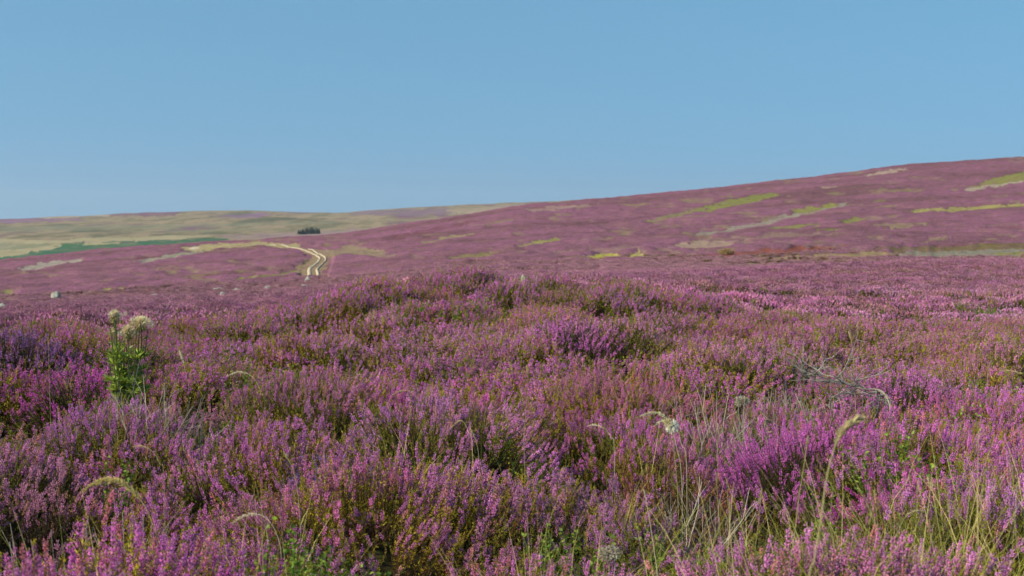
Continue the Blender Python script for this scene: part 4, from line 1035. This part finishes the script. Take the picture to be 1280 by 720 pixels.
for k in range(13):
    f = k / 12.; far_tree(373.5 + f * 26 + rng.uniform(-.6, .6), Yc + rng.uniform(-20, 30), (10 + 6 * math.sin(PI * f) + 4 * f) * rng.uniform(.85, 1.1) * Yc / 3600, 9.5 * Yc / 3600)

# ------------------------------------------------------------------ sky, sun, camera
SKY_TINT = (.98, 1.50, 1.38, 1)
SUN_EL = math.radians(32); SUN_AZ = math.atan2(-.88, -.48)      # azimuth measured from +Y towards +X
w = bpy.data.worlds.new('World'); SC.world = w; w.use_nodes = True; nt = w.node_tree; nt.nodes.clear()
sky = nt.nodes.new('ShaderNodeTexSky'); sky.sky_type = 'NISHITA'; sky.sun_disc = False; sky.sun_elevation = SUN_EL; sky.sun_rotation = SUN_AZ
sky.altitude = 400; sky.air_density = 1.0; sky.dust_density = .3; sky.ozone_density = 1.5
bg = nt.nodes.new('ShaderNodeBackground'); bg.inputs[1].default_value = .123; ow = nt.nodes.new('ShaderNodeOutputWorld')
tcw = nt.nodes.new('ShaderNodeTexCoord'); mp = nt.nodes.new('ShaderNodeMapping'); mp.inputs['Location'].default_value = (0, 0, .40); mp.inputs['Scale'].default_value = (1, 1, .7)
nt.links.new(tcw.outputs['Generated'], mp.inputs['Vector']); nrm = nt.nodes.new('ShaderNodeVectorMath'); nrm.operation = 'NORMALIZE'
nt.links.new(mp.outputs[0], nrm.inputs[0]); nt.links.new(nrm.outputs[0], sky.inputs[0])
mx = nt.nodes.new('ShaderNodeMix'); mx.data_type = 'RGBA'; mx.blend_type = 'MULTIPLY'; mx.inputs[0].default_value = 1; mx.inputs[7].default_value = SKY_TINT
nt.links.new(sky.outputs[0], mx.inputs[6]); nt.links.new(mx.outputs[2], bg.inputs[0]); nt.links.new(bg.outputs[0], ow.inputs[0])
sd = np.array([math.sin(SUN_AZ) * math.cos(SUN_EL), math.cos(SUN_AZ) * math.cos(SUN_EL), math.sin(SUN_EL)])
ld = bpy.data.lights.new('sun', 'SUN'); ld.energy = 5.0; ld.angle = math.radians(.53); ld.color = (1, .88, .70)
lo = bpy.data.objects.new('sun', ld); COL.objects.link(lo)
from mathutils import Vector
lo.rotation_euler = Vector(sd).to_track_quat('Z', 'Y').to_euler(); lo.location = (-20, -10, 20)
cam = bpy.data.cameras.new('camera'); co = bpy.data.objects.new('camera', cam); COL.objects.link(co); SC.camera = co
cam.sensor_width = 36; cam.lens = 36 * FPX / 1280; cam.clip_start = .1; cam.clip_end = 60000
co.location = (0, 0, 0); co.rotation_euler = (PI / 2 - PITCH, 0, 0)
cam.dof.use_dof = True; cam.dof.focus_distance = 8.5; cam.dof.aperture_fstop = 5.6
SC.view_settings.view_transform = 'Standard'; SC.view_settings.look = 'None'; SC.view_settings.exposure = .27; SC.view_settings.gamma = 1
SC.view_settings.use_curve_mapping = False
cy = SC.cycles; cy.max_bounces = 6; cy.diffuse_bounces = 3; cy.transmission_bounces = 3; cy.glossy_bounces = 1; cy.volume_bounces = 0
cy.use_denoising = True; cy.denoiser = 'OPENIMAGEDENOISE'; cy.denoising_input_passes = 'RGB_ALBEDO_NORMAL'; cy.denoising_prefilter = 'ACCURATE'
cy.use_light_tree = False

# ------------------------------------------------------------------ haze
def haze(density):
    X, Y0, Y1, Z0, Z1 = 31500., -31500., 31500., -1300., 900.
    V = [(x, y, z) for z in (Z0, Z1) for y in (Y0, Y1) for x in (-X, X)]
    F = np.array([[0, 2, 3, 1], [4, 5, 7, 6], [0, 1, 5, 4], [2, 6, 7, 3], [0, 4, 6, 2], [1, 3, 7, 5]])
    me = mesh_from('haze', V, F); m, nt, out = new_mat('haze_air')
    v = nd(nt, 'ShaderNodeVolumePrincipled'); v.inputs['Color'].default_value = (.80, .89, 1, 1); v.inputs['Density'].default_value = density; v.inputs['Anisotropy'].default_value = .2
    nt.links.new(v.outputs[0], out.inputs['Volume']); me.materials.append(m)
    o = add_obj('haze', me); o['kind'] = 'stuff'; o['label'] = 'thin blue summer haze softening the distant hills'; o['category'] = 'haze'
haze(3.2e-5)
